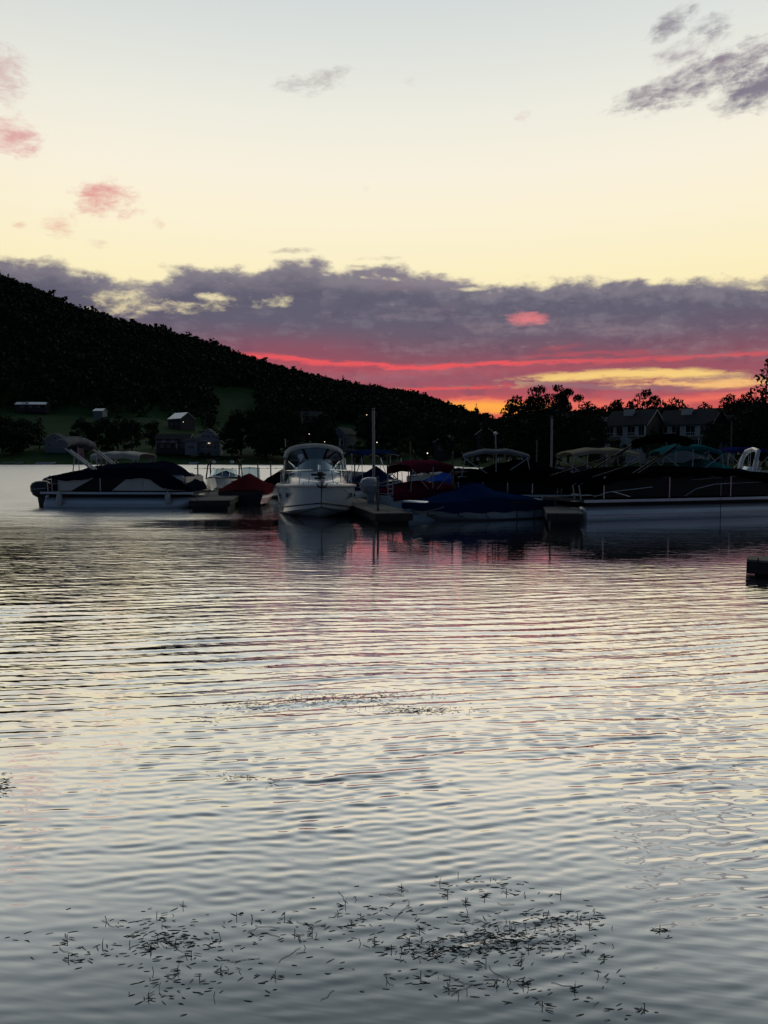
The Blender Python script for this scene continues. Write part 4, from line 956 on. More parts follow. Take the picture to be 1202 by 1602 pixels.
for side in (1, -1):                                                  # oval hull ports
    for xx in (1.0, 2.0):
        r0 = min(rings, key=lambda r: abs(r[1][0]-xx)); p = Vector(r0[1]); p.y = abs(p.y)*side
        ring = [[(p.x+.26*k*math.cos(t), p.y+side*(.012), p.z-.05+.085*k*math.sin(t)) for t in (2*math.pi*j/16 for j in range(16))] for k in (1.0, .8)]
        MB().loft(ring, True).build('port_light', STEEL, hl); MB().add(ring[1], [tuple(range(16))]).build('port_pane', PANE, hl)
ZW = 1.02+.40
windscreen(o, .72, 1.50, 2.15, .46, .55, .95, 5, PAINT_T, GLASS, .9)
# canvas enclosure
def arc(x, hw, zt, zs, n=10): return [Vector((x-.25*abs(math.sin(a))**2, hw*math.sin(a), zs+(zt-zs)*max(0, math.cos(a))**.62)) for a in (math.pi*(k/n-.5) for k in range(n+1))]
ztop, zs = 2.52, 1.98
top = [[p+Vector((0, 0, .02*math.sin(i*1.3))) for p in arc(x, hw, zt, zs_)] for i, (x, hw, zt, zs_) in enumerate(((.02, 1.0, 2.40, 2.02), (-.1, 1.06, 2.49, 2.04), (-.7, 1.12, 2.54, 2.04), (-1.5, 1.14, 2.53, 2.04), (-2.2, 1.13, 2.46, 1.98), (-2.5, 1.10, 2.36, 1.9)))]
low = [[p*1.0-Vector((0, 0, .03)) for p in r] for r in top]
MB().loft([a+b_[::-1] for a, b_ in zip(top, low)], True, True, True).build('canvas_top', CREAM, o, True, 50)
for x in (-.05, -1.1, -2.35):
    MB().tube([Vector((x-.1, -1.16, 1.05))]+[p+Vector((0, 0, -.05)) for p in arc(x, 1.06, 2.47, 2.0)]+[Vector((x-.1, 1.16, 1.05))], .02, 6).build('canvas_hoop', STEEL, o, True)
fa = arc(.0, 1.02, 2.40, 2.0, 12)
def wtop(q): y = (q*2-1)*2.15/2*.9; return Vector((.72-.95*(abs(q*2-1)**2.2)-.55, y, 1.50-.05*abs(q*2-1)+.46+.01))
for j, (q0, q1) in enumerate(((0.02, .34), (.36, .64), (.66, .98))):
    rr = []
    for k in range(6):
        q = q0+(q1-q0)*k/5; t = fa[0].lerp(fa[-1], q); i = q*12; i0 = min(11, int(i)); t = fa[i0].lerp(fa[i0+1], i-i0)
        rr.append([wtop(q), wtop(q).lerp(t, .5)+Vector((.03, 0, 0)), t-Vector((0, 0, .04))])
    MB().loft(rr, False).build('clear_front_panel', VINYL, o, True)
    for r_ in (rr[0], rr[-1]): MB().tube(r_, .022, 5).build('canvas_seam', NAVY, o, True)
for side in (1, -1):
    lowr = [Vector((x, side*1.2, 1.06)) for x in (-.35, -1.2, -2.2, -2.9)]; upr = [Vector((x, side*1.12, 2.0)) for x in (-.2, -1.1, -2.0, -2.5)]
    for k in range(3):
        MB().loft([[lowr[k], upr[k]], [lowr[k+1], upr[k+1]]], False).build('clear_side_panel', VINYL, o)
    MB().loft([[p, p.lerp(q_, .16)] for p, q_ in zip(lowr, upr)], False).build('side_skirt', NAVY, o)
MB().loft([[Vector((-2.95, y, 1.06)), Vector((-2.6, y*.94, 2.0+.42*max(0, 1-(y/1.2)**2)**.5))] for y in (-1.15, -.6, -.2, .25)], False).build('aft_curtain', mat('beige_curtain', (.50, .44, .36), .9, .2, 3.0), o, True)
MB().loft([[Vector((-2.95, y, 1.06)), Vector((-2.6, y*.94, 2.0+.42*max(0, 1-(y/1.2)**2)**.5))] for y in (.3, .7, 1.15)], False).build('aft_window', VINYL, o, True)
for y in (.55, -.45):
    MB().rbox((-.9, y, 1.42), (.5, .55, .16), .05).build('helm_seat', CREAM, o, True); MB().rbox((-1.12, y, 1.74), (.14, .55, .56), .05).build('helm_seat_back', CREAM, o, True)
MB().tube([(-.15+.05*math.sin(t), .5+.2*math.cos(t), 1.72+.18*math.sin(t)) for t in (2*math.pi*k/16 for k in range(17))], .016, 5).build('steering_wheel', RUB, o, True)
# bow rail, anchor gear, lights, cleats
gun = [Vector(r[0]) for r in rings]
def rail_pt(s_, side, up):
    x = -L/2+s_*L; y = float(np.interp(x, [g.x for g in gun], [g.y for g in gun])); z = float(np.interp(x, [g.x for g in gun], [g.z for g in gun])); return Vector((x+.06*up, side*(y*.90+.02), z+.06+up))
ss = [.44, .5, .58, .68, .78, .87, .935, .965]; hh = [.05, .28, .40, .42, .42, .42, .42, .42]
path = [rail_pt(a, 1, b_) for a, b_ in zip(ss, hh)]+[rail_pt(a, -1, b_) for a, b_ in zip(ss[::-1], hh[::-1])]
br = MB().tube(path, .018, 6).build('bow_rail', STEEL, o, True)
for a in (.56, .68, .80, .90, .955):
    for side in (1, -1): MB().tube([rail_pt(a-.012, side, 0), rail_pt(a, side, .42)], .013, 5).build('stanchion', STEEL, br)
MB().rbox((L/2-.06, 0, 1.25), (.5, .16, .07), .02).build('anchor_roller', STEEL, o, True)
an = MB().tube([(L/2-.2, 0, 1.32), (L/2+.18, 0, 1.22), (L/2+.24, 0, 1.06)], .025, 6).build('anchor', RUB, o, True)
for s_ in (-1, 1): MB().tube([(L/2+.24, 0, 1.07), (L/2+.16, s_*.12, 1.10), (L/2+.10, s_*.17, 1.19)], [.03, .035, .008], 6).build('fluke', RUB, an, True)
MB().lathe([(0, 0), (.05, 0), (.05, .08), (.11, .10), (.13, .18), (.10, .24), (0, .26)], (L/2-.72, 0, 1.30), 10).build('windlass', RUB, o, True)
MB().lathe([(0, -.09), (.08, -.07), (.1, .06), (.1, .09), (0, .09)], (.62, -.55, 2.05), 12, 'x').build('spotlight', GEL, o, True)
MB().box((.58, -.55, 1.95), (.06, .06, .16)).build('spotlight_stem', STEEL, o)
for side in (1, -1):
    p = rail_pt(.9, side, -.03); p.y *= .9; MB().tube([(p.x-.1, p.y, p.z+.05), (p.x+.1, p.y, p.z+.05)], .016, 6).build('cleat', STEEL, o)
    MB().tube([(.05, side*.3, 1.9), (-.12, side*.02, 2.05), (.05, side*.15, 1.78)], .012, 5).build('wiper', RUB, o)
for s_ in (-1, 1): MB().tube([(-1.9, s_*1.05, 2.45), (-2.0, s_*1.06, 2.75)], .012, 5).build('antenna', PAINT_T, o)

# ------------------------------------------------------------------ boats right of the cruiser
cc = Vector((at(585, 760, 36).x, 37.5, 0))
o, rings = runabout('blue_canopy_boat', 'boat with a raised blue canopy and blue peaked cover behind the tall dock pole', 'motorboat', cc, R(-62), 5.4, 2.2, .95, .72, GEL, BLUE)
cover(o, BLUE, [(-2.5, 1.02, .5, .72, .8), (-1.4, 1.08, .52, .8, 1.1), (.2, 1.08, .58, .86, 1.65), (1.2, .85, .66, .88, 1.15), (2.4, .25, .8, .9, .95)], 32, 4)
bimini(o, BLUE, -1.5, .9, 2.2, 2.46, .20, fm=STEEL, hem=.08, zb=.8, arch=.10)
c2 = Vector((at(664, 790, 28).x+.1, 28.8, 0))
o, rings = runabout('maroon_canopy_boat', 'runabout with a raised maroon canopy, maroon cover and silver outboard', 'motorboat', c2, R(30), 4.2, 1.95, .80, .62, GEL)
cover(o, MAROON, [(-2.0, .94, .45, .66, .78), (-1.5, .99, .45, .72, 1.02), (-.4, 1.0, .5, .78, 1.12), (.8, .88, .55, .80, 1.02), (1.4, .6, .62, .8, .9), (2.0, .15, .7, .78, .8)], 32, 6)
bimini(o, MAROON, -1.25, .75, 1.75, 1.93, .14, fm=PAINT_T, hem=.26, zb=.75, arch=.12)
outboard(o, -2.14, 0, .66, COWL_W, 1.05)
ld = MB().tube([(-2.0, -.5, .6), (-2.0, -.5, 1.25)], .02, 6).build('boarding_ladder', PAINT_T, o)
MB().tube([(-2.0, -.85, .6), (-2.0, -.85, 1.25)], .02, 6).build('ladder_rail', PAINT_T, ld)
for k in range(4): MB().tube([(-2.0, -.5, .7+k*.17), (-2.0, -.85, .7+k*.17)], .016, 6).build('ladder_rung', PAINT_T, ld)
# blue covered bowrider in front
S, B = at_z(862, 811), at_z(662, 820); dv = (B-S); LL = dv.length*1.06; dv.normalize(); nn = Vector((-dv.y, dv.x, 0)); nn = nn if nn.y > 0 else -nn
cc = (S+B)/2+nn*1.0
o, rings = runabout('covered_bowrider', 'bowrider under a long dark blue cover with a peak, nearest boat in the middle', 'motorboat', cc, math.atan2(dv.y, dv.x), LL, 2.1, .60, .56, GEL, None, 2.2)
h = LL/2
cover(o, BLUE, [(-h+.02, .96, .36, .58, .62), (-h*.72, 1.04, .30, .62, .76), (-h*.35, 1.07, .28, .66, .90), (-h*.12, 1.08, .28, .70, 1.16), (0, 1.08, .28, .72, 1.20), (h*.22, 1.05, .28, .66, 1.0), (h*.5, .92, .30, .62, .82), (h*.8, .58, .36, .58, .67), (h*.95, .26, .40, .55, .60), (h*1.0, .08, .44, .52, .54)], 60, 2, .05, 4)
MB().rbox((-h-.22, 0, .30), (.5, 1.7, .06), .02).build('swim_platform', GEL, o)
for sx_ in (-.7, -.35, .05, .42, .72):
    for s_ in (-1, 1):
        r0 = min(rings, key=lambda r: abs(r[0][0]-sx_*h)); a_, b_ = Vector(r0[0]), Vector(r0[3]); a_.y = abs(a_.y)*s_*1.06+.02*s_; b_.y = abs(b_.y)*s_*1.02
        MB().tube([(a_.x, a_.y, .33), (a_.x, (a_.y+b_.y)/2+.03*s_, .2), (b_.x, b_.y, b_.z+.01)], .013, 5).build('tie_strap', RUB, o)
cc = Vector((at(722, 750, 44).x, 45, 0))
o, rings = runabout('covered_boat', 'boat under a bright royal blue cover behind the maroon canopy', 'motorboat', cc, R(20), 4.6, 2.0, .85, .65)
cover(o, ROYAL, [(-2.2, .95, .5, .7, .8), (-.8, 1.0, .55, .8, 1.3), (.4, 1.0, .6, .85, 1.15), (2.2, .2, .75, .85, .9)], 24, 12)
# pontoon boat with the grey canopy
c3 = Vector((at(808, 790, 27.4).x, 28.3, 0))
o, z0 = pontoon_boat('pontoon_boat', 'pontoon boat with an arched grey canopy and black cover behind the blue-covered bowrider', c3, R(-6), 5.6, 2.45, BLACKP, ALU, 5)
cover(o, BLACKC, [(-2.2, 1.16, z0+.45, z0+.58, z0+.66), (-1.2, 1.2, z0+.45, z0+.7, z0+.9), (.2, 1.22, z0+.42, z0+.9, z0+1.28), (1.0, 1.22, z0+.42, z0+.84, z0+1.1), (2.0, 1.18, z0+.2, z0+.66, z0+.85), (2.45, 1.02, z0+.05, z0+.5, z0+.6)], 40, 7)
bimini(o, GREYC, -1.9, .55, 2.3, 2.36, .22, fm=PAINT_T, hem=.07, zb=z0+.62, arch=.08)
seat(o, -1.7, .5, z0, 1.2, TAN); seat(o, -.3, .75, z0+.3, 1.0, TAN)
for k in range(5): MB().lathe([(0, -.05), (.09, -.04), (.10, .04), (0, .06)], (-1.3+k*.42, .95, 1.98), 10, 'x').build('canopy_lamp', GEL, o, True)
MB().tube([(-.6, .6, 2.3), (-.64, .6, 2.95)], .022, 6).build('stern_light', PAINT_T, o)
MB().lathe([(0, 0), (.07, 0), (.07, .08), (0, .1)], (-.64, .6, 2.93), 8).build('light_cap', GEL, o)
# big black pontoon boat at the right
S = at_z(914, 817); e_ = at_z(1202, 808); dv = (e_-S).normalized(); LL = 8.6; W = 2.55; nn = Vector((-dv.y, dv.x, 0))
cc = S+dv*LL/2+nn*W/2
swl = [([(-.46, .08), (-.40, .30), (-.20, .52)], STEEL), ([(-.38, .34), (-.30, .08)], STEEL), ([(-.05, .06), (.0, .40), (.09, .62), (.30, .70), (.46, .72)], STEEL), ([(-.02, 1.02), (.14, 1.18)], STEEL), ([(-.02, .84), (.18, 1.0)], STEEL), ([(.12, .04), (.12, .66)], STEEL)]
o, z0 = pontoon_boat('pontoon_boat', 'large black pontoon boat with silver tubes and a black cover at the right', cc, math.atan2(dv.y, dv.x), LL, W, BLACKP, ALU, 3, lines=swl, ph=.68, tz=.16)
h = LL/2
cover(o, BLACKC, [(-h+.1, 1.14, z0+.30, z0+.62, z0+.72), (-h*.7, 1.26, z0+.55, z0+.78, z0+.95), (-h*.4, 1.28, z0+.66, z0+.80, z0+1.0), (0, 1.28, z0+.66, z0+.82, z0+1.02), (h*.4, 1.28, z0+.66, z0+.8, z0+.94), (h*.75, 1.24, z0+.4, z0+.75, z0+.9), (h-.2, 1.0, z0+.1, z0+.3, z0+.42)], 60, 10, .05, 5)
folded_top(o, BLACKC, -h*.62, z0+.70, W, R(152), 2.4, BLACKP, .15)
for s_ in (-1, 1): MB().tube([(-h+.06, -W/2+.45+s_*.17, z0-.02), (-h-.02, -W/2+.45+s_*.17, z0+.42), (-h+.12, -W/2+.45+s_*.17, z0+.50)], .022, 6).build('stern_handrail', PAINT_T, o, True)
for k in range(3): MB().rbox((-h-.02, -W/2+.45, z0-.30+k*.22), (.12, .36, .035), .01).build('stern_step', PAINT_T, o)
MB().tube([(.95, -W/2-.05, z0-.05), (.95, -W/2-.05, -.3)], .012, 5).build('mooring_line', RUB, o)
# boats behind it
c4 = Vector((at(940, 760, 31).x+.2, 32, 0))
o, z0 = pontoon_boat('pontoon_boat', 'pontoon boat with a tan canopy behind the large black pontoon boat', c4, R(4), 5.6, 2.4, BEIGE)
bimini(o, TAN, -1.55, 1.35, 2.3, 2.46, .18, fm=PAINT_T, hem=.10, zb=z0+.62, arch=.10)
cover(o, GREYC, [(-2.2, 1.16, z0+.45, z0+.58, z0+.66), (-.4, 1.2, z0+.45, z0+.66, z0+.85), (1.0, 1.22, z0+.42, z0+.70, z0+.95), (2.4, 1.02, z0+.05, z0+.4, z0+.5)], 24, 14)
c5 = Vector((at(915, 745, 38).x, 40, 0))
o, rings = runabout('covered_boat', 'boat under a blue cover seen below the tan canopy', 'motorboat', c5, R(8), 5.4, 2.1, .9, .7)
cover(o, BLUE, [(-2.5, 1.0, .5, .7, .85), (-1.0, 1.05, .55, .85, 1.42), (.6, 1.05, .6, .9, 1.5), (1.6, .75, .7, .88, 1.15), (2.6, .15, .8, .9, .95)], 26, 15)
c6 = Vector((at(1098, 760, 31.5).x, 32.6, 0))
o, z0 = pontoon_boat('pontoon_boat', 'pontoon boat with a teal canopy and teal peaked cover at the right', c6, R(-5), 6.2, 2.45, BEIGE)
bimini(o, TEAL, -1.6, .95, 2.35, 2.62, .30, fm=PAINT_T, hem=.10, zb=z0+.64, arch=.10)
cover(o, TEAL, [(-2.6, 1.16, z0+.45, z0+.6, z0+.68), (-.6, 1.22, z0+.45, z0+.78, z0+1.0), (.2, 1.22, z0+.45, z0+.9, z0+1.32), (1.2, 1.22, z0+.42, z0+.8, z0+1.14), (2.8, 1.0, z0+.05, z0+.3, z0+.42)], 36, 16)
c7 = Vector((at(1180, 750, 38).x, 39.5, 0))
o, z0 = pontoon_boat('pontoon_boat', 'pontoon boat with a dark blue canopy at the right edge', c7, R(2), 5.8, 2.4, BEIGE)
bimini(o, fabric('indigo_canvas', (.02, .02, .13)), -1.3, 1.1, 2.3, 2.62, .16, fm=PAINT_T, hem=.10, zb=z0+.62, arch=.08)
MB().rbox((.4, 0, z0+.3), (2.2, 1.8, .5), .1).build('console', GEL, o, True)
c8 = Vector((at(1222, 760, 34).x, 35.5, 0))
o, rings = runabout('white_cruiser', 'white boat with a pale arch cut off by the right edge', 'motorboat', c8, R(172), 6.2, 2.3, 1.15, .95)
MB().tube([(.9, -1.05, .95), (.75, -1.02, 1.9), (.6, -.8, 2.35), (.55, 0, 2.45), (.6, .8, 2.35), (.75, 1.02, 1.9), (.9, 1.05, .95)], .11, 10).build('radar_arch', GEL, o, True)
windscreen(o, 1.3, 1.2, 1.9)
# further rows of moored boats, low and dark behind
for lb, px, Y, rzz, cm, cv in (('grey-covered boat in the far row behind the boat with a blue canopy', 556, 52, 10, GREYC, 1.2), ('pale-covered boat in the far row behind the maroon canopy', 690, 58, -8, CREAM, 1.25),
                               ('navy-covered boat in the far row left of the grey canopy', 735, 52, 14, NAVY, 1.4), ('grey-covered boat in the far row right of the grey canopy', 868, 50, -12, GREYC, 1.5),
                               ('pale-covered boat in the far row behind the teal canopy', 1060, 46, 5, CREAM, 1.5), ('navy-covered boat in the far row near the right edge', 1150, 50, -6, NAVY, 1.4), ('black-covered boat in the far row behind the tan canopy', 985, 48, -4, BLACKC, 1.55)):
    p = at(px, 740, Y); o, rings = runabout('covered_boat', lb, 'motorboat', Vector((p.x, Y, 0)), R(rzz), 5.2, 2.1, .9, .7, group='covered boats in the far row')
    cover(o, cm, [(-2.4, 1.0, .5, .7, .8), (-1.0, 1.05, .55, .85, cv), (.5, 1.04, .6, .88, cv*.95), (1.6, .72, .7, .88, 1.05), (2.5, .15, .8, .9, .93)], 22, Y)

# ------------------------------------------------------------------ docks
PLANK = mat('weathered_plank', (.26, .245, .225), .85, .5, 2.0, bump=.35, bscale=14, stretch=(8, 1, 1), spec=.2)
nt = PLANK.node_tree; E.nt = nt; pb = nt.nodes['Principled BSDF']; oi = nt.nodes.new('ShaderNodeObjectInfo'); lk = pb.inputs['Base Color'].links[0].from_socket
nt.links.new(mixc(smooth(E(oi.outputs['Random']), 0, 1, 0, .6), E(lk), (.10, .095, .09)).s, pb.inputs['Base Color'])       # every board weathers differently
FLOAT = mat('dock_float', (.03, .03, .032), .8, .4, 2.0)
SKIRT = mat('dark_dock_timber', (.065, .058, .05), .8, .5, 2.0, bump=.3, stretch=(1, 6, 6), spec=.2)  # side and end beams, much darker than the planks
def dock(label, p0, p1, W, z=.42, skirt=SKIRT):
    """floating dock from p0 to p1 (centre line)"""
    d = Vector((p1[0]-p0[0], p1[1]-p0[1], 0)); L = d.length; rz = math.atan2(d.y, d.x)
    o = thing('floating_dock', label, 'dock', (p0[0], p0[1], 0), rz)
    for s_ in (-1, 1): MB().rbox((L/2, s_*(W/2-.02), z-.13), (L, .05, .2), .01).build('side_beam', skirt, o)
    for x in (0.02, L-.02): MB().box((x, 0, z-.13), (.05, W-.1, .2)).build('end_beam', skirt, o)
    n = max(2, int(L/1.6))
    for k in range(n): MB().rbox(((k+.5)*L/n, 0, z-.37), (L/n-.25, W-.2, .42), .06).build('float', FLOAT, o)
    pw = .145; npl = int(L/(pw+.018)); me = MB().rbox((0, 0, 0), (pw, W+.04, .035), .008).mesh('plank'); me.materials.append(PLANK)
    pr = random.Random(label)
    for k in range(npl):
        q = link('plank', me, None, o); q.location = ((k+.5)*L/npl, pr.uniform(-.012, .012), z-.012+pr.uniform(-.003, .003)); q.rotation_euler = (0, 0, pr.uniform(-.006, .006))
    for x in np.arange(.6, L, 2.0):
        for s_ in (-1, 1): MB().tube([(x-.1, s_*(W/2-.1), z+.05), (x+.1, s_*(W/2-.1), z+.05)], .014, 5).build('cleat', MATS['dark_metal'], o)
    return o
a0 = at_z(330, 783, .42)
dock('grey plank dock between the left pontoon boat and the dark red cover', (a0.x-.05, a0.y), (a0.x-.05-1.2, a0.y+11), 1.5)
a1 = at_z(617, 803, .34)
dock('plank finger dock along the right side of the cabin cruiser', (a1.x, a1.y), (a1.x-1.9, a1.y+9.0), 1.15, .34)
a2 = at_z(884, 803, .40)
dock('short dock between the blue-covered bowrider and the large black pontoon boat', (a2.x, a2.y), (a2.x+2.2, a2.y+12), 1.0, .40)
dock('long main dock running behind the moored boats on the right', (-3.0, 42.6), (21, 41.0), 1.6, .42)
a4 = at_z(1164, 876, .28)
dock('dark dock corner cut off by the right edge in the open water', (a4.x+.20, a4.y+.3), (a4.x+4.2, a4.y-1.66), .6, .28, FLOAT)
# mooring ropes
ROPE = mat('mooring_rope', (.32, .30, .26), .9, .4, 30.0)
def rope(label, a, b, sag):
    a, b = Vector(a), Vector(b); o = thing('mooring_rope', label, 'rope', a); d = b-a
    MB().tube([d*(k/12)+Vector((0, 0, -sag*4*(k/12)*(1-k/12))) for k in range(13)], .012, 5).build('line', ROPE, o, True)
    MB().tube([(.05*math.cos(t), .05*math.sin(t), .01) for t in (2*math.pi*k/10 for k in range(11))], .012, 5).build('loop', ROPE, o, True)
rope('slack rope from the cabin cruiser bow to the finger dock', (a1.x-.15, a1.y+.6, .36), (bow.x+.55, bow.y+.5, 1.12), .18)
rope('slack rope from the pontoon boat bow to the left dock', (a0.x-.6, a0.y+.5, .44), (LEFT_C.x+3.0, LEFT_C.y-.9, .62), .08)
rope('slack rope from the blue-covered bowrider to the finger dock', (a1.x+.4, a1.y+.3, .36), (a1.x+1.5, a1.y+.2, .52), .06)
# posts
POST = mat('dock_post_metal', (.10, .105, .11), .5, .3, 2.0, metallic=.5); POLE = mat('pale_pole', (.30, .33, .34), .5, .25, 1.5)
def post(label, px, Y, ztop, r=.035, name='dock_post', m=None, cap=True):
    X = (px-CX)/FPX*Y; o = thing(name, label, 'post', (X, Y, -.4))
    MB().tube([(0, 0, 0), (.01, 0, (ztop+.4)*.5), (0, 0, ztop+.4)], r, 8).build('shaft', m or POST, o, True)
    if cap: MB().lathe([(r*1.2, -.02), (r*1.2, .03), (r*.5, .06), (0, .065)], (0, 0, ztop+.4), 8).build('cap', MATS['dark_metal'], o)
for lb, px, Y, zt in (('thin post on the left dock near the pontoon boat bow', 310, 38, 1.75), ('thin post standing behind the dark red cover', 404, 40, 1.8), ('thin post just left of the cabin cruiser', 424, 40, 1.8),
                      ('dark post at the front of the finger dock beside the cruiser', 591, 23.0, 1.35), ('post rising between the maroon canopy and the blue covers', 708, 30, 2.2), ('post behind the maroon canopy', 642, 42, 2.9),
                      ('short post right of the blue canopy', 622, 40, 2.15), ('pale post left of the maroon canopy', 606, 41, 2.2), ('post left of the grey canopy', 790, 41, 2.3), ('thin tall post behind the grey canopy', 839, 38, 2.9),
                      ('thin post in front of the townhouses behind the teal canopy', 1142, 45, 4.2), ('short post under the blue canopy', 555, 40, 2.0)):
    post(lb, px, Y, zt)
post('tall grey pole rising from the dock right of the cabin cruiser', 584.5, 29.5, at(584, 641, 29.5).z, .055, 'tall_pole', POLE)
post('tall thin pole right of the spreading trees', 862, 36, at(862, 654, 36).z, .05, 'tall_pole', POLE)
# buoy line off the left docks
p0, p1 = at_z(306, 733.5), at_z(446, 733); o = thing('float_line', 'thin dark float line across the water behind the left docks', 'rope', (p0.x, p0.y, 0))
MB().tube([(k*(p1.x-p0.x)/20, k*(p1.y-p0.y)/20+.4*math.sin(k), .03) for k in range(21)], .05, 6).build('rope', RUB, o, True)
for k in range(11): MB().lathe([(0, -.3), (.1, -.22), (.12, .22), (0, .3)], (k*(p1.x-p0.x)/10, k*(p1.y-p0.y)/10+.4*math.sin(k*2), .06), 8, 'x').build('float', RUB, o, True)
# small boats drawn up on the far shore
for lb, px, L_ in (('upturned white rowing boat at the far left of the opposite shore', 12, 5), ('second small pale boat from the left on the opposite shore', 29, 4.5), ('small pale boat on the opposite shore left of the outboards', 78, 5.5), ('low pale boat on the opposite shore above the stern rails', 62, 4), ('small boat on the opposite shore above the thin dock posts', 303, 4.5)):
    X = (px-CX)/FPX*365; d_ = float(np.interp(X/365, S_T, SHORE)); z_ = .5
    runabout('rowing_boat', lb, 'rowing boat', Vector((X, 366.5, 0)), R(12), L_, 1.6, .9, .7, GEL, group='small boats on the opposite shore')[0].location.z = .35
    

# ------------------------------------------------------------------ pondweed in the shallows
m, nt, b = new_mat('pondweed_leaf'); oi = nt.nodes.new('ShaderNodeNewGeometry'); rnd = E(oi.outputs['Random Per Island'])
nt.links.new(ramp(rnd, [(0, (.022, .024, .016)), (.45, (.055, .06, .04)), (.75, (.13, .13, .095)), (1, (.26, .25, .20))]).s, b.inputs['Base Color']); b.inputs['Roughness'].default_value = .25; b.inputs['IOR'].default_value = 1.6
WEED = m
STEMM = mat('pondweed_stem', (.018, .016, .010), .6, .4, 20.0)
def leaf_geo(rng, L, wd, lift):
    """slim floating leaf, slightly folded along its midrib"""
    xs = np.array([0, .18, .45, .75, 1.0]); ww = np.array([.10, .75, 1.0, .72, .04])*wd/2
    z = lift*xs**2 + .0012
    mid = np.stack([xs*L, np.zeros(5), z-.0012], -1); l = np.stack([xs*L, ww, z+wd*.10*np.sin(xs*3)], -1); r_ = np.stack([xs*L, -ww, z+wd*.06], -1)
    V = np.concatenate([l, mid, r_]); F = []
    for k in range(4): F += [(k, k+1, 6+k), (k, 6+k, 5+k), (5+k, 6+k, 11+k), (5+k, 11+k, 10+k)]
    return V, np.array(F)
wr = np.random.RandomState(77)
def scatter(name, label, groups):
    Vs = []; Fs = []; off = 0
    for px, py, sx_, sy_, n in groups:
        for k in range(int(n*.8)):
            p = at_z(px+wr.normal(0, sx_), py+wr.normal(0, sy_)); z = float(wave_z(p.x, p.y))
            kind = wr.uniform()
            if kind > .93:                                   # long limp strand lying on the surface
                Ls = wr.uniform(.05, .13); cv = wr.normal(0, .25); f = np.linspace(0, 1, 7); hw = .0011
                cx_ = f*Ls; cy_ = cv*Ls*(f-f*f)*2+.004*np.sin(f*9+k)
                V = np.concatenate([np.stack([cx_, cy_+hw, 0*f+.002], -1), np.stack([cx_, cy_, 0*f+.0032], -1), np.stack([cx_, cy_-hw, 0*f+.002], -1)]); F = []
                for q in range(6):
                    for r0 in (0, 7): F += [(r0+q, r0+q+1, r0+q+8), (r0+q, r0+q+8, r0+q+7)]
                F = np.array(F); a = wr.choice([0, math.pi])+wr.normal(0, .5)
            elif kind < .07:
                hgt = wr.uniform(.014, .036); a = wr.uniform(0, 6.28); bx = wr.normal(0, .012); r_ = .0017
                V = np.array([[r_*math.cos(t)+bx*f*f, r_*math.sin(t), f*hgt-.01] for f in (0, .5, 1) for t in (0, 2.09, 4.19)]); F = []
                for q in range(2):
                    for j in range(3): F += [(q*3+j, q*3+(j+1) % 3, q*3+3+(j+1) % 3), (q*3+j, q*3+3+(j+1) % 3, q*3+3+j)]
                F = np.array(F)
            else:
                V, F = leaf_geo(wr, wr.uniform(.011, .027)+.020*wr.uniform()**3, wr.uniform(.0020, .0050), max(0, wr.normal(0, .0015))); a = wr.choice([0, math.pi])+wr.normal(.1, .38)
            c_, s_ = math.cos(a), math.sin(a); W_ = np.stack([V[:, 0]*c_-V[:, 1]*s_+p.x, V[:, 0]*s_+V[:, 1]*c_+p.y, V[:, 2]+z], -1)
            Vs.append(W_); Fs.append(F+off); off += len(V)
    o = link(name, np_mesh(name, np.concatenate(Vs), np.concatenate(Fs), False), WEED); tag(o, label, 'water weed', kind='stuff')
scatter('pondweed_patch', 'densest patch of floating pondweed leaves, nearest and right of the middle', [(790, 1462, 55, 14, 240), (690, 1487, 46, 10, 190), (820, 1478, 60, 10, 130), (880, 1438, 36, 8, 90), (755, 1385, 36, 8, 50), (700, 1536, 60, 14, 60), (850, 1540, 50, 18, 50), (930, 1500, 40, 30, 25), (970, 1585, 40, 8, 16), (620, 1440, 50, 24, 45), (1035, 1458, 10, 4, 14), (800, 1425, 70, 20, 50)])
scatter('pondweed_patch', 'looser patch of floating pondweed at the lower left', [(270, 1472, 42, 9, 150), (235, 1440, 40, 8, 40), (150, 1490, 40, 14, 45), (265, 1545, 34, 18, 50), (410, 1450, 70, 14, 55), (560, 1425, 40, 16, 45), (430, 1530, 60, 16, 30), (320, 1510, 50, 20, 30), (480, 1475, 70, 20, 40), (40, 1468, 25, 4, 8)])
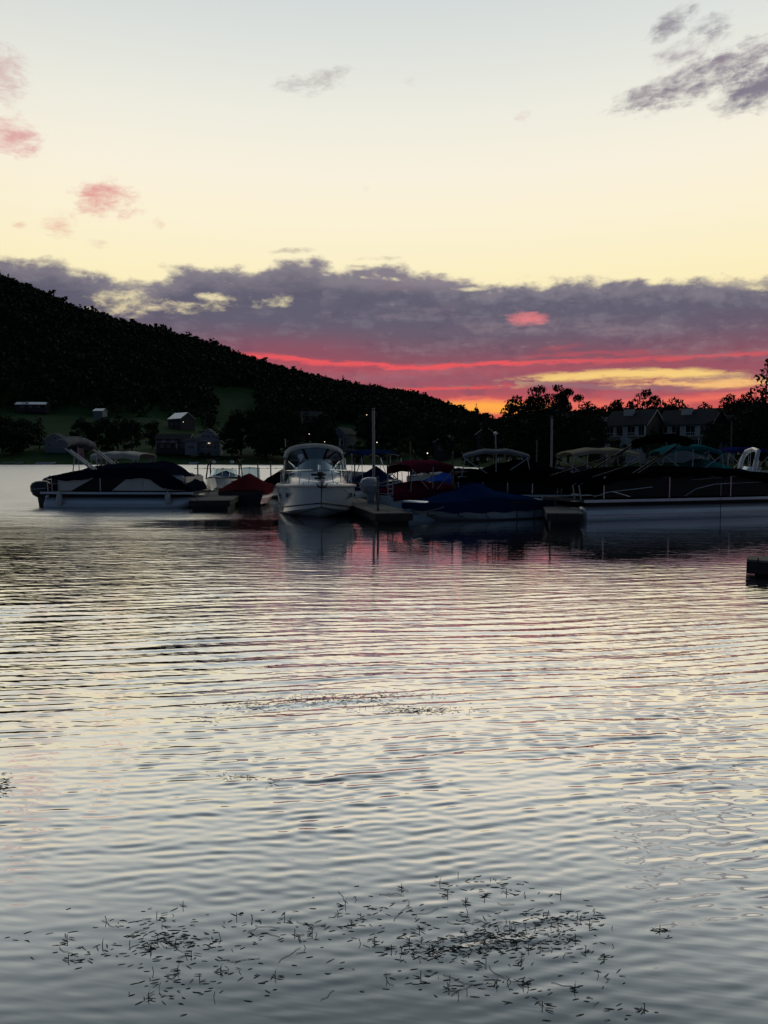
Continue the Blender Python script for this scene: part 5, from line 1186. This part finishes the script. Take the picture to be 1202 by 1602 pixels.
scatter('pondweed_patch', 'thin dark line of pondweed in the middle distance', [(520, 1096, 62, 5, 300), (400, 1106, 32, 4, 110), (655, 1112, 34, 4, 210), (600, 1088, 60, 4, 90), (325, 1128, 10, 5, 14), (372, 1216, 18, 4, 28), (420, 1222, 8, 3, 12), (490, 1150, 5, 3, 6), (720, 1110, 20, 4, 16)])
scatter('pondweed_patch', 'small dark clump of pondweed at the left edge', [(6, 1228, 8, 9, 90), (1150, 1195, 4, 3, 5)])
# single sprigs one can pick out between the patches
lv, lf = leaf_geo(wr, .055, .013, .006); LEAFME = [np_mesh('leaf', *leaf_geo(wr, l_, w_, u_)) for l_, w_, u_ in ((.030, .0055, .001), (.022, .005, .003), (.036, .0045, .001), (.026, .006, .004))]
for me in LEAFME: me.materials.append(WEED)
STEMS = [MB().tube([(0, 0, -.02), (.002, 0, .02), (b_, .004, h_)], [.0018, .0016, .001], 5).mesh('stem', True) for h_, b_ in ((.024, .002), (.017, -.005), (.030, .007))]
for me in STEMS: me.materials.append(STEMM)
def sprigs(label, group, pts):
    for px, py in pts:
        p = at_z(px, py); o = thing('pondweed_sprig', label, 'water weed', (p.x, p.y, float(wave_z(p.x, p.y))), wr.normal(0, .3), group)
        link('stem', STEMS[wr.randint(3)], None, o)
        for k in range(wr.randint(2, 5)):
            q = link('leaf', LEAFME[wr.randint(4)], None, o); q.rotation_euler = (0, 0, wr.choice([0, math.pi])+wr.normal(0, .5)); q.location = (wr.normal(0, .012), wr.normal(0, .012), .001*k)
sprigs('short pondweed sprig with upright stem at the lower left', 'pondweed sprigs at the lower left', [(107, 1501), (286, 1418), (245, 1435), (236, 1486), (299, 1495), (232, 1562), (370, 1436), (394, 1439), (445, 1436), (461, 1461), (488, 1461), (540, 1417), (550, 1446), (278, 1520), (160, 1480), (585, 1474), (430, 1528), (105, 1470), (312, 1533), (345, 1520)])
sprigs('short pondweed sprig with upright stem at the lower right of the middle', 'pondweed sprigs right of the middle', [(628, 1391), (700, 1400), (728, 1412), (758, 1405), (792, 1398), (877, 1402), (656, 1456), (671, 1488), (612, 1486), (658, 1528), (702, 1548), (777, 1542), (815, 1505), (818, 1541), (899, 1549), (916, 1487), (922, 1449), (945, 1500), (1008, 1578), (848, 1575), (760, 1508), (688, 1382), (1032, 1456), (900, 1470), (640, 1475)])
